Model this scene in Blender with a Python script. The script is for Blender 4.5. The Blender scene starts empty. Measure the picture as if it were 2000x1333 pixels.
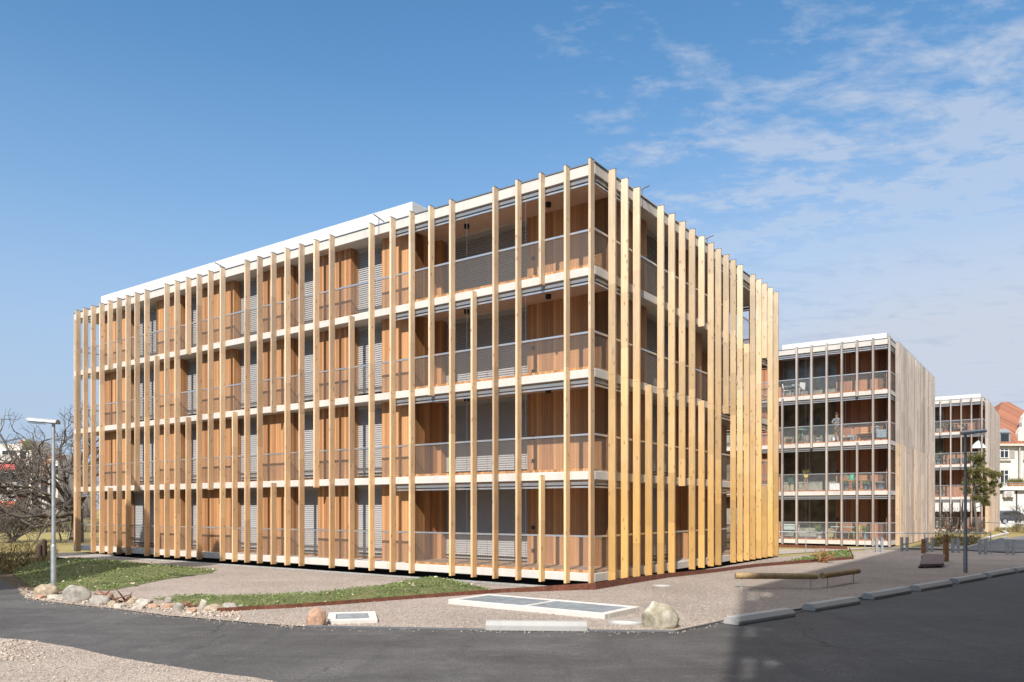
import bpy, bmesh, math, random
from mathutils import Vector, Matrix, noise as mnoise
random.seed(7)
S = bpy.context.scene
COL = S.collection
R = math.radians
F, HZ, EYE = 1527.0, 993.0, 2.27          # focal length and horizon in photo pixels, eye height in m

def G(px, py, z=0.0):
    """ground point seen at a photo pixel, at height z"""
    Y = F*(EYE-z)/(py-HZ)
    return Vector(((px-1000)/F*Y, Y, z))

# ------------------------------------------------------------------ mesh helper
class MB:
    def __init__(s): s.v=[]; s.f=[]; s.mi=[]; s.sm=[]
    def add(s, vs, fs, mi=0, smooth=False):
        o=len(s.v); s.v+= [tuple(p) for p in vs]
        for f in fs: s.f.append(tuple(i+o for i in f)); s.mi.append(mi); s.sm.append(smooth)
    def box(s,x0,x1,y0,y1,z0,z1,mi=0):
        s.add([(x0,y0,z0),(x1,y0,z0),(x1,y1,z0),(x0,y1,z0),(x0,y0,z1),(x1,y0,z1),(x1,y1,z1),(x0,y1,z1)],
              [(3,2,1,0),(4,5,6,7),(0,1,5,4),(1,2,6,5),(2,3,7,6),(3,0,4,7)],mi)
    def bar(s,p,q,w,h,mi=0,up=(0,0,1)):
        p=Vector(p);q=Vector(q);d=(q-p).normalized();u=Vector(up)
        a=d.cross(u)
        if a.length<1e-4: a=d.cross(Vector((1,0,0)))
        a.normalize(); b=a.cross(d).normalized()
        a*=w/2;b*=h/2
        s.add([p-a-b,p+a-b,p+a+b,p-a+b,q-a-b,q+a-b,q+a+b,q-a+b],
              [(3,2,1,0),(4,5,6,7),(0,1,5,4),(1,2,6,5),(2,3,7,6),(3,0,4,7)],mi)
    def tube(s,p,q,r0,r1=None,n=8,mi=0,cap=True,smooth=True):
        p=Vector(p);q=Vector(q);r1=r0 if r1 is None else r1
        d=(q-p)
        if d.length<1e-6: return
        d.normalize()
        a=d.orthogonal().normalized();b=d.cross(a)
        vs=[]
        for c,r in ((p,r0),(q,r1)):
            for i in range(n):
                t=2*math.pi*i/n; vs.append(c+a*(r*math.cos(t))+b*(r*math.sin(t)))
        s.add(vs,[(i,(i+1)%n,n+(i+1)%n,n+i) for i in range(n)],mi,smooth)
        if cap: s.add(vs,[tuple(range(n-1,-1,-1)),tuple(range(n,2*n))],mi)
    def lathe(s,prof,c=(0,0,0),n=16,mi=0):
        vs=[];fs=[];m=len(prof)
        for r,z in prof:
            for i in range(n):
                t=2*math.pi*i/n; vs.append((c[0]+r*math.cos(t),c[1]+r*math.sin(t),c[2]+z))
        for j in range(m-1):
            for i in range(n): fs.append((j*n+i,j*n+(i+1)%n,(j+1)*n+(i+1)%n,(j+1)*n+i))
        s.add(vs,fs,mi,True)
        s.add(vs[:n],[tuple(range(n-1,-1,-1))],mi); s.add(vs[-n:],[tuple(range(n))],mi)
    def prism(s,pts,z0,z1,mi=0):
        n=len(pts)
        vs=[(p[0],p[1],z0) for p in pts]+[(p[0],p[1],z1) for p in pts]
        s.add(vs,[tuple(range(n-1,-1,-1)),tuple(range(n,2*n))]+[(i,(i+1)%n,n+(i+1)%n,n+i) for i in range(n)],mi)
    def extr(s,prof,p,q,up=(0,0,1),mi=0):
        """profile (a across, b up) swept from p to q"""
        p=Vector(p);q=Vector(q);d=(q-p).normalized();a=d.cross(Vector(up)).normalized();b=a.cross(d)
        n=len(prof);vs=[p+a*x+b*y for x,y in prof]+[q+a*x+b*y for x,y in prof]
        s.add(vs,[tuple(range(n-1,-1,-1)),tuple(range(n,2*n))]+[(i,(i+1)%n,n+(i+1)%n,n+i) for i in range(n)],mi)
    def build(s,name,mats,parent=None,fix=True):
        me=bpy.data.meshes.new(name); me.from_pydata(s.v,[],s.f)
        for m in (mats if isinstance(mats,(list,tuple)) else [mats]): me.materials.append(m)
        me.polygons.foreach_set('material_index',s.mi); me.polygons.foreach_set('use_smooth',s.sm)
        if fix:
            bm=bmesh.new(); bm.from_mesh(me); bmesh.ops.recalc_face_normals(bm,faces=bm.faces); bm.to_mesh(me); bm.free()
        me.update()
        o=bpy.data.objects.new(name,me); COL.objects.link(o)
        if parent: o.parent=parent
        return o

def tag(o,label,cat,group=None,kind=None):
    if label: o['label']=label
    if cat: o['category']=cat
    if group: o['group']=group
    if kind: o['kind']=kind
    return o
def empty(name,loc,rz,label,cat,group=None):
    o=bpy.data.objects.new(name,None); COL.objects.link(o); o.location=loc; o.rotation_euler=(0,0,rz)
    o.empty_display_size=.3
    return tag(o,label,cat,group)
def copy_tree(o,parent=None):
    c=o.copy(); COL.objects.link(c)
    if parent: c.parent=parent
    for ch in [x for x in bpy.data.objects if x.parent is o]: copy_tree(ch,c)
    return c
def bevel(o,w,seg=1):
    m=o.modifiers.new('bevel','BEVEL'); m.width=w; m.segments=seg; m.limit_method='ANGLE'; return o

# ------------------------------------------------------------------ node helper
class NT:
    def __init__(s,name):
        s.m=bpy.data.materials.new(name); s.m.use_nodes=True; s.t=s.m.node_tree
        s.bsdf=s.t.nodes['Principled BSDF']; s.out=s.t.nodes['Material Output']
    def n(s,typ,**kw):
        nd=s.t.nodes.new(typ)
        for k,v in kw.items():
            if k.startswith('i_'): nd.inputs[k[2:].replace('_',' ')].default_value=v
            elif k.startswith('x'): nd.inputs[int(k[1:])].default_value=v
            else: setattr(nd,k,v)
        return nd
    def l(s,a,b): s.t.links.new(a,b)
    def math(s,op,a,b=None,c=None,clamp=False):
        nd=s.n('ShaderNodeMath',operation=op,use_clamp=clamp)
        for i,x in enumerate((a,b,c)):
            if x is None: continue
            if isinstance(x,(int,float)): nd.inputs[i].default_value=x
            else: s.l(x,nd.inputs[i])
        return nd.outputs[0]
    def ramp(s,fac,stops,interp='LINEAR'):
        nd=s.n('ShaderNodeValToRGB'); cr=nd.color_ramp; cr.interpolation=interp
        while len(cr.elements)<len(stops): cr.elements.new(.5)
        for e,(p,c) in zip(cr.elements,stops):
            e.position=p; e.color=(c,c,c,1) if isinstance(c,(int,float)) else (*c,1)
        s.l(fac,nd.inputs[0]); return nd.outputs[0]
    def mix(s,fac,a,b,blend='MIX'):
        nd=s.n('ShaderNodeMix',data_type='RGBA',blend_type=blend)
        for i,x in ((0,fac),(6,a),(7,b)):
            if isinstance(x,(int,float)): nd.inputs[i].default_value=x
            elif isinstance(x,tuple): nd.inputs[i].default_value=(*x,1)
            else: s.l(x,nd.inputs[i])
        return nd.outputs[2]
    def noise(s,vec,scale,detail=3,rough=.55,dist=0):
        nd=s.n('ShaderNodeTexNoise',i_Scale=scale,i_Detail=detail,i_Roughness=rough,i_Distortion=dist)
        if vec is not None: s.l(vec,nd.inputs['Vector'])
        return nd.outputs['Fac']
    def voro(s,vec,scale,feature='F1'):
        nd=s.n('ShaderNodeTexVoronoi',feature=feature,i_Scale=scale)
        s.l(vec,nd.inputs['Vector']); return nd
    def coord(s,kind='Object',scale=None):
        o=s.n('ShaderNodeTexCoord').outputs[kind]
        if scale:
            mp=s.n('ShaderNodeMapping'); mp.inputs['Scale'].default_value=scale; s.l(o,mp.inputs[0]); o=mp.outputs[0]
        return o
    def bump(s,h,strength=.3,dist=.02):
        b=s.n('ShaderNodeBump',i_Strength=strength,i_Distance=dist); s.l(h,b.inputs['Height']); s.l(b.outputs[0],s.bsdf.inputs['Normal'])
    def fin(s,col=None,rough=.7,metal=0,spec=None,k=.82):
        if col is not None:
            col=tuple(x*k for x in col) if isinstance(col,tuple) else (s.mix(1,col,(k,k,k),'MULTIPLY') if k!=1 else col)
            if isinstance(col,tuple): s.bsdf.inputs['Base Color'].default_value=(*col,1)
            else: s.l(col,s.bsdf.inputs['Base Color'])
        if isinstance(rough,(int,float)): s.bsdf.inputs['Roughness'].default_value=rough
        else: s.l(rough,s.bsdf.inputs['Roughness'])
        s.bsdf.inputs['Metallic'].default_value=metal
        if spec is not None: s.bsdf.inputs['Specular IOR Level'].default_value=spec
        return s.m

def m_plain(name,c,rough=.6,metal=0,var=.15,scale=6,bump=0):
    t=NT(name); co=t.coord()
    f=t.noise(co,scale,4)
    lo=tuple(x*(1-var) for x in c); hi=tuple(min(1,x*(1+var)) for x in c)
    col=t.ramp(f,[(.3,lo),(.7,hi)])
    if bump: t.bump(t.noise(co,scale*6,3),bump,.01)
    return t.fin(col,rough,metal)

def m_cladding(name,a,b,bw=.11):
    t=NT(name); co=t.coord(); sp=t.n('ShaderNodeSeparateXYZ'); t.l(co,sp.inputs[0])
    s=t.math('ADD',sp.outputs[0],sp.outputs[1]); s=t.math('DIVIDE',s,bw)
    fl=t.math('FLOOR',s); fr=t.math('FRACT',s)
    wn=t.n('ShaderNodeTexWhiteNoise',noise_dimensions='1D'); t.l(fl,wn.inputs['W'])
    # every board its own stretch of grain
    cb=t.n('ShaderNodeCombineXYZ'); t.l(t.math('MULTIPLY',s,1.6),cb.inputs[0]); t.l(t.math('MULTIPLY',fl,3.7),cb.inputs[1]); t.l(t.math('MULTIPLY',sp.outputs[2],.5),cb.inputs[2])
    g=t.noise(cb.outputs[0],2.2,5,.6,.4)
    tone=t.math('ADD',t.math('MULTIPLY',wn.outputs[0],.7),t.math('MULTIPLY',g,.7))
    col=t.ramp(tone,[(.2,tuple(x*.82 for x in a)),(1.0,tuple(x*1.12 for x in b))])
    gap=t.ramp(fr,[(0,.3),(.07,1),(.93,1),(1,.3)])
    col=t.mix(1,col,gap,'MULTIPLY')
    t.bump(gap,.6,.008)
    return t.fin(col,.62)

def m_fin(name,top,bot,ztop=12.3,zlow=0.,knots=True):
    t=NT(name); co=t.coord(); sp=t.n('ShaderNodeSeparateXYZ'); t.l(co,sp.inputs[0])
    oi=t.n('ShaderNodeObjectInfo')
    cb=t.n('ShaderNodeCombineXYZ'); t.l(t.math('ADD',sp.outputs[0],t.math('MULTIPLY',oi.outputs['Random'],9)),cb.inputs[0]); t.l(sp.outputs[1],cb.inputs[1]); t.l(t.math('MULTIPLY',sp.outputs[2],.06),cb.inputs[2])
    g=t.noise(cb.outputs[0],26,5,.65,.6)
    h=t.math('DIVIDE',t.math('SUBTRACT',sp.outputs[2],zlow),ztop-zlow)
    h=t.math('ADD',h,t.math('MULTIPLY',t.math('SUBTRACT',t.noise(co,.7,2),.5),.5),clamp=True)
    col=t.mix(h,bot,top)
    tone=t.math('ADD',t.math('MULTIPLY',g,.75),t.math('MULTIPLY',oi.outputs['Random'],.35))
    dark=t.ramp(tone,[(.25,.60),(.8,1.16)])
    col=t.mix(1,col,dark,'MULTIPLY')
    # tone of each board length between joints
    fl=t.math('FLOOR',t.math('ADD',t.math('DIVIDE',sp.outputs[2],1.7),t.math('MULTIPLY',oi.outputs['Random'],5)))
    wn=t.n('ShaderNodeTexWhiteNoise',noise_dimensions='2D')
    cc=t.n('ShaderNodeCombineXYZ'); t.l(fl,cc.inputs[0]); t.l(oi.outputs['Random'],cc.inputs[1]); t.l(cc.outputs[0],wn.inputs['Vector'])
    col=t.mix(1,col,t.ramp(wn.outputs[0],[(0,.80),(1,1.08)]),'MULTIPLY')
    ws=t.noise(t.coord(scale=(4,4,.35)),1.5,4,.65); col=t.mix(t.math('MULTIPLY',t.ramp(ws,[(.5,0),(.72,.55)]),h),col,(.47,.41,.35))
    if knots:
        mp=t.n('ShaderNodeMapping'); mp.inputs['Scale'].default_value=(1,1,.42); t.l(co,mp.inputs[0])
        v=t.voro(mp.outputs[0],5.5)
        k=t.ramp(v.outputs['Distance'],[(.09,.62),(.19,0)])
        col=t.mix(k,col,(.20,.10,.04))
    t.bump(g,.2,.004)
    return t.fin(col,.6)

def m_concrete(name,c,var=.1):
    t=NT(name); co=t.coord()
    a=t.noise(co,.9,5,.6); b=t.noise(co,14,4,.7)
    mp=t.coord(scale=(3,3,.3)); st=t.noise(mp,1.6,4,.6)
    f=t.math('ADD',t.math('MULTIPLY',a,.5),t.math('ADD',t.math('MULTIPLY',b,.25),t.math('MULTIPLY',st,.25)))
    col=t.ramp(f,[(.32,tuple(x*(1-2*var) for x in c)),(.5,c),(.68,tuple(min(1,x*(1+var)) for x in c))])
    t.bump(b,.15,.006)
    return t.fin(col,.85)

def m_gravel(name,cols,scale=45,big=.35,bump=.8):
    t=NT(name); co=t.coord()
    v=t.voro(co,scale); sp=t.n('ShaderNodeSeparateColor'); t.l(v.outputs['Color'],sp.inputs[0])
    col=t.ramp(sp.outputs[0],[(i/(len(cols)-1),c) for i,c in enumerate(cols)])
    v2=t.voro(co,scale*.45); s2=t.n('ShaderNodeSeparateColor'); t.l(v2.outputs['Color'],s2.inputs[0])
    col=t.mix(.35,col,t.ramp(s2.outputs[1],[(i/(len(cols)-1),c) for i,c in enumerate(cols)]))
    lg=t.noise(co,big,5,.6)
    col=t.mix(1,col,t.ramp(lg,[(.3,.82),(.7,1.1)]),'MULTIPLY')
    col=t.mix(1,col,t.ramp(v.outputs['Distance'],[(.2,1),(.7,.55)]),'MULTIPLY')
    b=t.n('ShaderNodeBump',invert=True,i_Strength=bump,i_Distance=.02); t.l(v.outputs['Distance'],b.inputs['Height']); t.l(b.outputs[0],t.bsdf.inputs['Normal'])
    return t.fin(col,.9,0,.25)

def m_asphalt(name,base=.062):
    t=NT(name); co=t.coord()
    fine=t.voro(co,90); sp=t.n('ShaderNodeSeparateColor'); t.l(fine.outputs['Color'],sp.inputs[0])
    a=t.noise(co,.35,6,.62,.6); st=t.noise(t.coord(scale=(.35,1.1,1)),1.1,5,.65,1.2)
    f=t.math('ADD',t.math('MULTIPLY',a,.55),t.math('MULTIPLY',st,.45))
    col=t.ramp(f,[(.36,(base*.66,base*.61,base*.58)),(.5,(base,base*.94,base*.90)),(.63,(base*1.42,base*1.34,base*1.27))])
    col=t.mix(1,col,t.ramp(sp.outputs[0],[(0,.6),(.85,1.12),(.97,1.3),(1,2.4)]),'MULTIPLY')
    wob=t.n('ShaderNodeTexNoise',i_Scale=.9,i_Detail=4); t.l(co,wob.inputs['Vector'])
    wv=t.n('ShaderNodeVectorMath',operation='ADD'); t.l(co,wv.inputs[0]); t.l(wob.outputs['Color'],wv.inputs[1])
    cr=t.voro(wv.outputs[0],.13,'DISTANCE_TO_EDGE')
    ck=t.math('MULTIPLY',t.ramp(cr.outputs['Distance'],[(0,.8),(.004,0)]),t.ramp(t.noise(co,.25,2),[(.5,0),(.6,1)]))
    col=t.mix(ck,col,(.02,.019,.018))
    tr=t.noise(t.coord(scale=(1.6,.22,1)),1.3,4,.6); col=t.mix(t.ramp(tr,[(.55,0),(.7,.35)]),col,(base*.45,base*.43,base*.42))
    dusty=t.noise(co,2.6,6,.7)
    col=t.mix(t.ramp(dusty,[(.55,0),(.8,.30)]),col,(.2,.18,.155))
    t.bump(fine.outputs['Distance'],.5,.006)
    return t.fin(col,t.ramp(f,[(.3,.66),(.7,.9)]),0,.3,1)

def m_grass(name,a,b,c,scale=3):
    t=NT(name); co=t.coord()
    f=t.noise(co,scale,5,.65); g=t.noise(co,scale*14,3)
    f=t.math('ADD',t.math('MULTIPLY',f,.6),t.math('MULTIPLY',g,.4))
    col=t.ramp(f,[(.3,a),(.5,b),(.68,c)])
    t.bump(g,.6,.03)
    return t.fin(col,.9,0,.2)

def m_leaf(name,cols,transl=.25):
    t=NT(name); oi=t.n('ShaderNodeNewGeometry')
    col=t.ramp(oi.outputs['Random Per Island'],[(i/(len(cols)-1),c) for i,c in enumerate(cols)])
    t.fin(col,.65,0,.3)
    tr=t.n('ShaderNodeBsdfTranslucent'); t.l(col,tr.inputs[0])
    mx=t.n('ShaderNodeMixShader'); mx.inputs[0].default_value=transl
    t.l(t.bsdf.outputs[0],mx.inputs[1]); t.l(tr.outputs[0],mx.inputs[2]); t.l(mx.outputs[0],t.out.inputs[0])
    return t.m

def m_mesh(name,c=(.27,.23,.20),p=.07,w=.15):
    """woven steel mesh: two diagonal wire families, open between"""
    t=NT(name); co=t.coord(); sp=t.n('ShaderNodeSeparateXYZ'); t.l(co,sp.inputs[0])
    s=t.math('ADD',sp.outputs[0],sp.outputs[1]); z=t.math('MULTIPLY',sp.outputs[2],.62)
    al=None
    for op in ('ADD','SUBTRACT'):
        q=t.math('FRACT',t.math('DIVIDE',t.math(op,s,z),p))
        on=t.math('LESS_THAN',q,w)
        al=on if al is None else t.math('MAXIMUM',al,on)
    t.fin(c,.5,.25); t.l(al,t.bsdf.inputs['Alpha'])
    return t.m

def m_glass_dark(name,c=(.02,.025,.03)):
    t=NT(name); return t.fin(c,.06,0,.7)

M={}
M['clad']=m_cladding('wood_cladding',(.30,.125,.05),(.55,.275,.112))
M['clad_red']=m_cladding('wood_cladding_red',(.25,.085,.035),(.44,.185,.08))
M['awn_d']=m_plain('awning_cassette',(.27,.28,.29),.4,.4,.06,8)
M['fin_l']=m_fin('fin_timber',(.80,.60,.41),(.80,.48,.23))
M['fin_r']=m_fin('fin_timber_yellow',(.74,.585,.41),(.66,.385,.125),12.8,2.0)
M['fin_grey']=m_fin('fin_weathered',(.43,.365,.32),(.43,.355,.30),knots=False)
M['fin_warm']=m_fin('fin_half_weathered',(.50,.385,.30),(.53,.38,.26),7,0)
M['conc']=m_concrete('pale_concrete',(.575,.53,.475))
M['conc_d']=m_concrete('grey_concrete',(.37,.355,.335))
M['white']=m_plain('white_render',(.60,.585,.56),.7,0,.04,2)
M['soffit']=m_concrete('soffit_bounce_tint',(.60,.42,.32),.06)  # warm light bounced off the timber, painted into the concrete colour
M['alu']=m_plain('aluminium',(.62,.63,.65),.35,.75,.06,8)
M['alu_d']=m_plain('grey_metal',(.20,.20,.21),.45,.5,.1,8)
M['slat']=m_plain('blind_slats',(.39,.375,.365),.5,0,.05,2)
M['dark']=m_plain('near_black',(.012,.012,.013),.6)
M['black']=m_plain('black_metal',(.018,.018,.02),.4)
M['galv']=m_plain('galvanised_steel',(.50,.53,.55),.42,.6,.2,5)
M['galv_d']=m_plain('weathered_galvanised_steel',(.31,.335,.35),.5,.4,.2,9)
M['mesh']=m_mesh('steel_mesh')
M['glass']=m_glass_dark('window_glass')
M['curtain']=m_plain('curtained_glass',(.26,.25,.20),.12,0,.55,1.2)
M['deck']=m_cladding('deck_boards',(.33,.21,.135),(.46,.32,.22),.14)
M['corten']=m_plain('rusty_steel',(.16,.055,.03),.85,.1,.4,9,.3)
M['gravel']=m_gravel('gravel',[(.22,.175,.145),(.43,.345,.285),(.56,.46,.38),(.66,.565,.48),(.37,.29,.24)])
M['pebble']=m_gravel('drip_pebbles',[(.25,.24,.22),(.5,.48,.44),(.68,.66,.62)],22)
M['path']=m_gravel('path_grit',[(.42,.36,.3),(.58,.5,.42),(.5,.43,.36)],70,.4,.3)
M['asphalt']=m_asphalt('asphalt',.067)
M['pave']=m_asphalt('paving',.13)
M['lawn']=m_grass('dry_lawn',(.17,.13,.05),(.28,.22,.08),(.40,.315,.13),.6)
M['soil']=m_grass('soil',(.05,.04,.025),(.10,.075,.045),(.17,.13,.08),2)
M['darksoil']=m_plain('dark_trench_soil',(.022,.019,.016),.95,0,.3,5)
M['turf']=m_grass('turf',(.06,.075,.025),(.115,.125,.045),(.23,.19,.10),2)
M['leaf']=m_leaf('clover_leaves',[(.095,.14,.035),(.15,.22,.06),(.215,.285,.09),(.30,.32,.13)])
M['straw']=m_leaf('straw',[(.25,.19,.08),(.38,.30,.14),(.17,.12,.05),(.13,.13,.04)])
M['dryleaf']=m_leaf('fallen_leaves',[(.5,.42,.3),(.62,.56,.44),(.32,.2,.1)],.1)
M['twig']=m_plain('bark',(.12,.096,.078),.9,0,.35,12,.4)
M['stump']=m_plain('dark_bark',(.07,.045,.03),.9,0,.4,12,.5)
M['logwood']=m_plain('log_wood',(.34,.22,.095),.7,0,.28,7,.2)
M['postwood']=m_plain('post_wood',(.33,.15,.055),.7,0,.3,9,.2)
M['board']=m_plain('platform_board',(.17,.115,.10),.8,0,.2,6,.2)
M['needle']=m_leaf('pine_needles',[(.06,.075,.02),(.14,.145,.04),(.26,.23,.08),(.36,.31,.13)],.35)
M['tile']=m_cladding('roof_tiles',(.20,.066,.032),(.29,.105,.048),.3)
M['cream']=m_plain('cream_render',(.62,.56,.485),.85,0,.06,.6)
M['stonetrim']=m_plain('stone_trim',(.5,.46,.36),.8,0,.08,2)
M['shutter']=m_plain('grey_shutter',(.40,.36,.33),.7,0,.08,4)
M['brick']=m_plain('brick',(.28,.14,.085),.85,0,.35,3)
M['awnred']=m_plain('red_awning',(.55,.10,.09),.8,0,.1,2)
M['awnorange']=m_plain('orange_awning',(.75,.16,.05),.8,0,.1,2)

M['fin_new']=m_fin('fin_warm_timber',(.58,.43,.28),(.60,.42,.25),7,0)
M['fin_grey2']=m_fin('fin_brownish_weathered',(.31,.25,.205),(.32,.25,.195),knots=False)
# ------------------------------------------------------------------ the timber-finned blocks
AU=Vector((-.8165,.5773,0)); AV=Vector((.5773,.8165,0)); ROT=math.atan2(.8165,.5773)
STOREY=2.95; ZT=[.394+STOREY*k for k in range(5)]; TH=.25; RTH=.32
def px_u(C,px,v0=0.0):
    xr=(px-1000)/F; A=Vector(C)+AV*v0
    return (A.x-xr*A.y)/(.8165+.5773*xr)
def px_v(C,px,u0=0.0):
    xr=(px-1000)/F; B=Vector(C)+AU*u0
    return (xr*B.y-B.x)/(.5773-.8165*xr)
# every block uses local axes x = along the right facade, y = along the left facade
def block(sp):
    C=sp['C']; L=sp['L']; W=sp['W']; dz=sp.get('dz',0)
    root=empty('apartment_building',(C[0],C[1],dz),ROT,sp['label'],'apartment building')
    Pt=lambda mb,name,mat,par=root: mb.build(name,mat,par,fix=False)
    lw=sp['loggia_w']; ld=1.7
    # slabs
    for k in range(5):
        th=RTH if k==4 else TH
        m=MB(); m.box(0,W,0,L,ZT[k]-th,ZT[k]); o=Pt(m,'roof_slab' if k==4 else 'floor_slab',M['conc']); bevel(o,.012)
    m=MB(); m.box(-.02,W+.02,-.02,L+.02,ZT[4],ZT[4]+.035); Pt(m,'roof_edge_trim',M['alu_d'])
    m=MB()
    for a in sp['attic']: m.box(*a)
    o=Pt(m,'roof_parapet',M['white']); bevel(o,.01)
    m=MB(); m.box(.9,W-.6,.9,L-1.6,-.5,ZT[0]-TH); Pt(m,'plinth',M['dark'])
    # storeys
    for k in range(4):
        z0=ZT[k]; z1=ZT[k+1]-(RTH if k==3 else TH)
        m=MB()
        for (a,b) in sp['left_wood']: m.box(.45,.95,a,b,z0,z1)
        for (a,b) in sp['left_open']: m.box(.84,.95,b,a,z0,z0+.10); m.box(.95,1.05,b,a,z0,z1)
        # front corner loggia
        m.box(.45,2.2,lw,lw+.12,z0,z1)
        m.box(ld,ld+.5,.45,sp['log_wood'],z0,z1); m.box(ld,ld+.5,lw-.18,lw,z0,z1)
        m.box(ld+.45,ld+.55,.8,lw,z0,z1)
        # right facade
        for (a,b,d) in sp['right_wood']: m.box(a,b,d,d+.5,z0,z1)
        for (a,b) in sp['right_open']: m.box(a,b,.93,1.0,z0,z1)
        # far corner loggia and rear
        ra,rb=sp['far_log']
        m.box(ra,ra+.12,.45,1.9,z0,z1)
        m.box(ra+.12,ra+2.0,1.95,2.05,z0,z1); m.box(ra+1.95,rb,1.7,2.05,z0,z1); m.box(rb-.12,rb,2.05,lw,z0,z1)
        m.box(rb,W-.45,lw,lw+.15,z0,z1); m.box(W-.6,W-.45,lw+.15,L-.45,z0,z1)
        # left end loggia
        e=sp['end_log']
        m.box(.95,2.5,e-.12,e,z0,z1); m.box(2.4,2.5,e,L-.45,z0,z1); m.box(2.5,W-.6,L-.6,L-.45,z0,z1)
        Pt(m,'wall',sp['clad'])
        # window openings with slatted blinds
        def win(axis,a,b,d,blind=True,zb=.16):
            lo,hi=min(a,b),max(a,b)
            g=MB()
            f=.06
            def bx(q0,q1,d0,d1,za,zc,mi=0):
                if axis=='x': g.box(d0,d1,q0,q1,za,zc,mi)
                else: g.box(q0,q1,d0,d1,za,zc,mi)
            bx(lo,hi,d+.10,d+.12,z0+.1,z1,0)
            bx(lo,lo+f,d+.06,d+.10,z0+.1,z1,1); bx(hi-f,hi,d+.06,d+.10,z0+.1,z1,1)
            bx(lo+f,hi-f,d+.06,d+.10,z0+.1,z0+.17,1); bx((lo+hi)/2-.04,(lo+hi)/2+.04,d+.06,d+.10,z0+.17,z1,1)
            w=Pt(g,'window',[M['glass'] if blind else M['curtain'],M['alu_d'] if blind else M['alu']])
            if blind:
                g=MB(); n=int((z1-z0-.30)/.078)
                lo+=.015; hi-=.015
                for i in range(n):
                    z=z1-.16-i*.078
                    if axis=='x': vs=[(d-.014,lo,z-.040),(d-.014,hi,z-.040),(d+.016,hi,z+.040),(d+.016,lo,z+.040)]
                    else: vs=[(hi,d-.014,z-.040),(lo,d-.014,z-.040),(lo,d+.016,z+.040),(hi,d+.016,z+.040)]
                    g.add(vs,[(3,2,1,0)])
                if axis=='x': g.box(d-.045,d+.045,lo,hi,z1-.12,z1-.004); g.box(d-.03,d+.03,lo,hi,z0+.12,z0+.15)
                else: g.box(lo,hi,d-.045,d+.045,z1-.12,z1-.004); g.box(lo,hi,d-.03,d+.03,z0+.12,z0+.15)
                Pt(g,'blind',M['slat'],w)
        for (a,b) in sp['left_open']: win('x',a,b,.80,sp['blinds'])
        win('x',sp['log_wood'],lw-.18,ld+.28,sp['blinds'])
        for (a,b) in sp['right_open']: win('y',a,b,.78,sp['blinds'])
        win('y',ra+.14,ra+1.94,1.80,False)
        # loggia deck, railing, awnings
        m=MB(); m.box(.035,ld+.28,.035,lw,z0+.004,z0+.065); m.box(ra+.12,W-.04,.035,1.8,z0+.004,z0+.065)
        Pt(m,'deck',sp['deck'])
        m=MB(); m.box(.02,.033,.02,lw,z0+.003,z0+.075); Pt(m,'edge_board',sp['clad'])
        m=MB(); zr=z0+1.06
        m.bar((.03,0,zr),(.03,L,zr),.045,.055); Pt(m,'handrail',M['alu'])
        m=MB(); m.bar((.055,.03,zr),(W,.03,zr),.045,.055); m.bar((W-.03,.055,zr),(W-.03,lw,zr),.045,.055); Pt(m,'handrail',M['alu'])
        m=MB(); m.bar((.055,L-.03,zr),(3,L-.03,zr),.045,.055); Pt(m,'handrail',M['alu'])
        m=MB(); zm0=z0+.05; zm1=z0+1.03
        m.add([(.035,.03,zm0),(.035,L-.03,zm0),(.035,L-.03,zm1),(.035,.03,zm1)],[(0,1,2,3)]); Pt(m,'railing_mesh',sp['mesh'])
        m=MB(); m.add([(.04,.035,zm0),(W-.04,.035,zm0),(W-.04,.035,zm1),(.04,.035,zm1)],[(0,1,2,3)])
        m.add([(W-.04,.04,zm0),(W-.04,lw,zm0),(W-.04,lw,zm1),(W-.04,.04,zm1)],[(0,1,2,3)]); Pt(m,'railing_mesh',sp['mesh'])
        def awn(p,q):
            m=MB(); m.bar((*p,z1-.10),(*q,z1-.10),.10,.085); o=Pt(m,'awning',M['awn_d'])
            m=MB(); m.bar((*p,z1-.205),(*q,z1-.205),.055,.05); Pt(m,'front_bar',M['alu'],o)
        awn((.09,.12),(.09,lw+.55)); awn((.15,.09),(2.3,.09)); awn((ra+.2,.09),(W-.1,.09)); awn((.09,e+.1),(.09,L-.1)); awn((W-.09,.2),(W-.09,lw))
        for y in (.12,2.45,4.75):
            m=MB(); m.tube((.07,y,z0+.07),(.07,y,z1-.2),.005,n=5); Pt(m,'guide_cable',M['alu_d'])
        m=MB(); m.box(.22,ld-.004,.46,lw-.004,z1-.012,z1-.002); Pt(m,'soffit_bounce_tint',M['soffit'])  # thin sheet added under the slab, coloured as bounced light
        for y in (2.15,5.42):
            m=MB(); m.box(.92,1.05,y,y+.13,z1-.16,z1-.014); Pt(m,'ceiling_light',M['black'])
        m=MB(); m.box(ld-.02,ld,3.2,3.32,z0+.42,z0+.54); m.box(ld-.02,ld,3.2,3.32,z0+1.18,z0+1.30); Pt(m,'wall_socket',M['black'])
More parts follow.
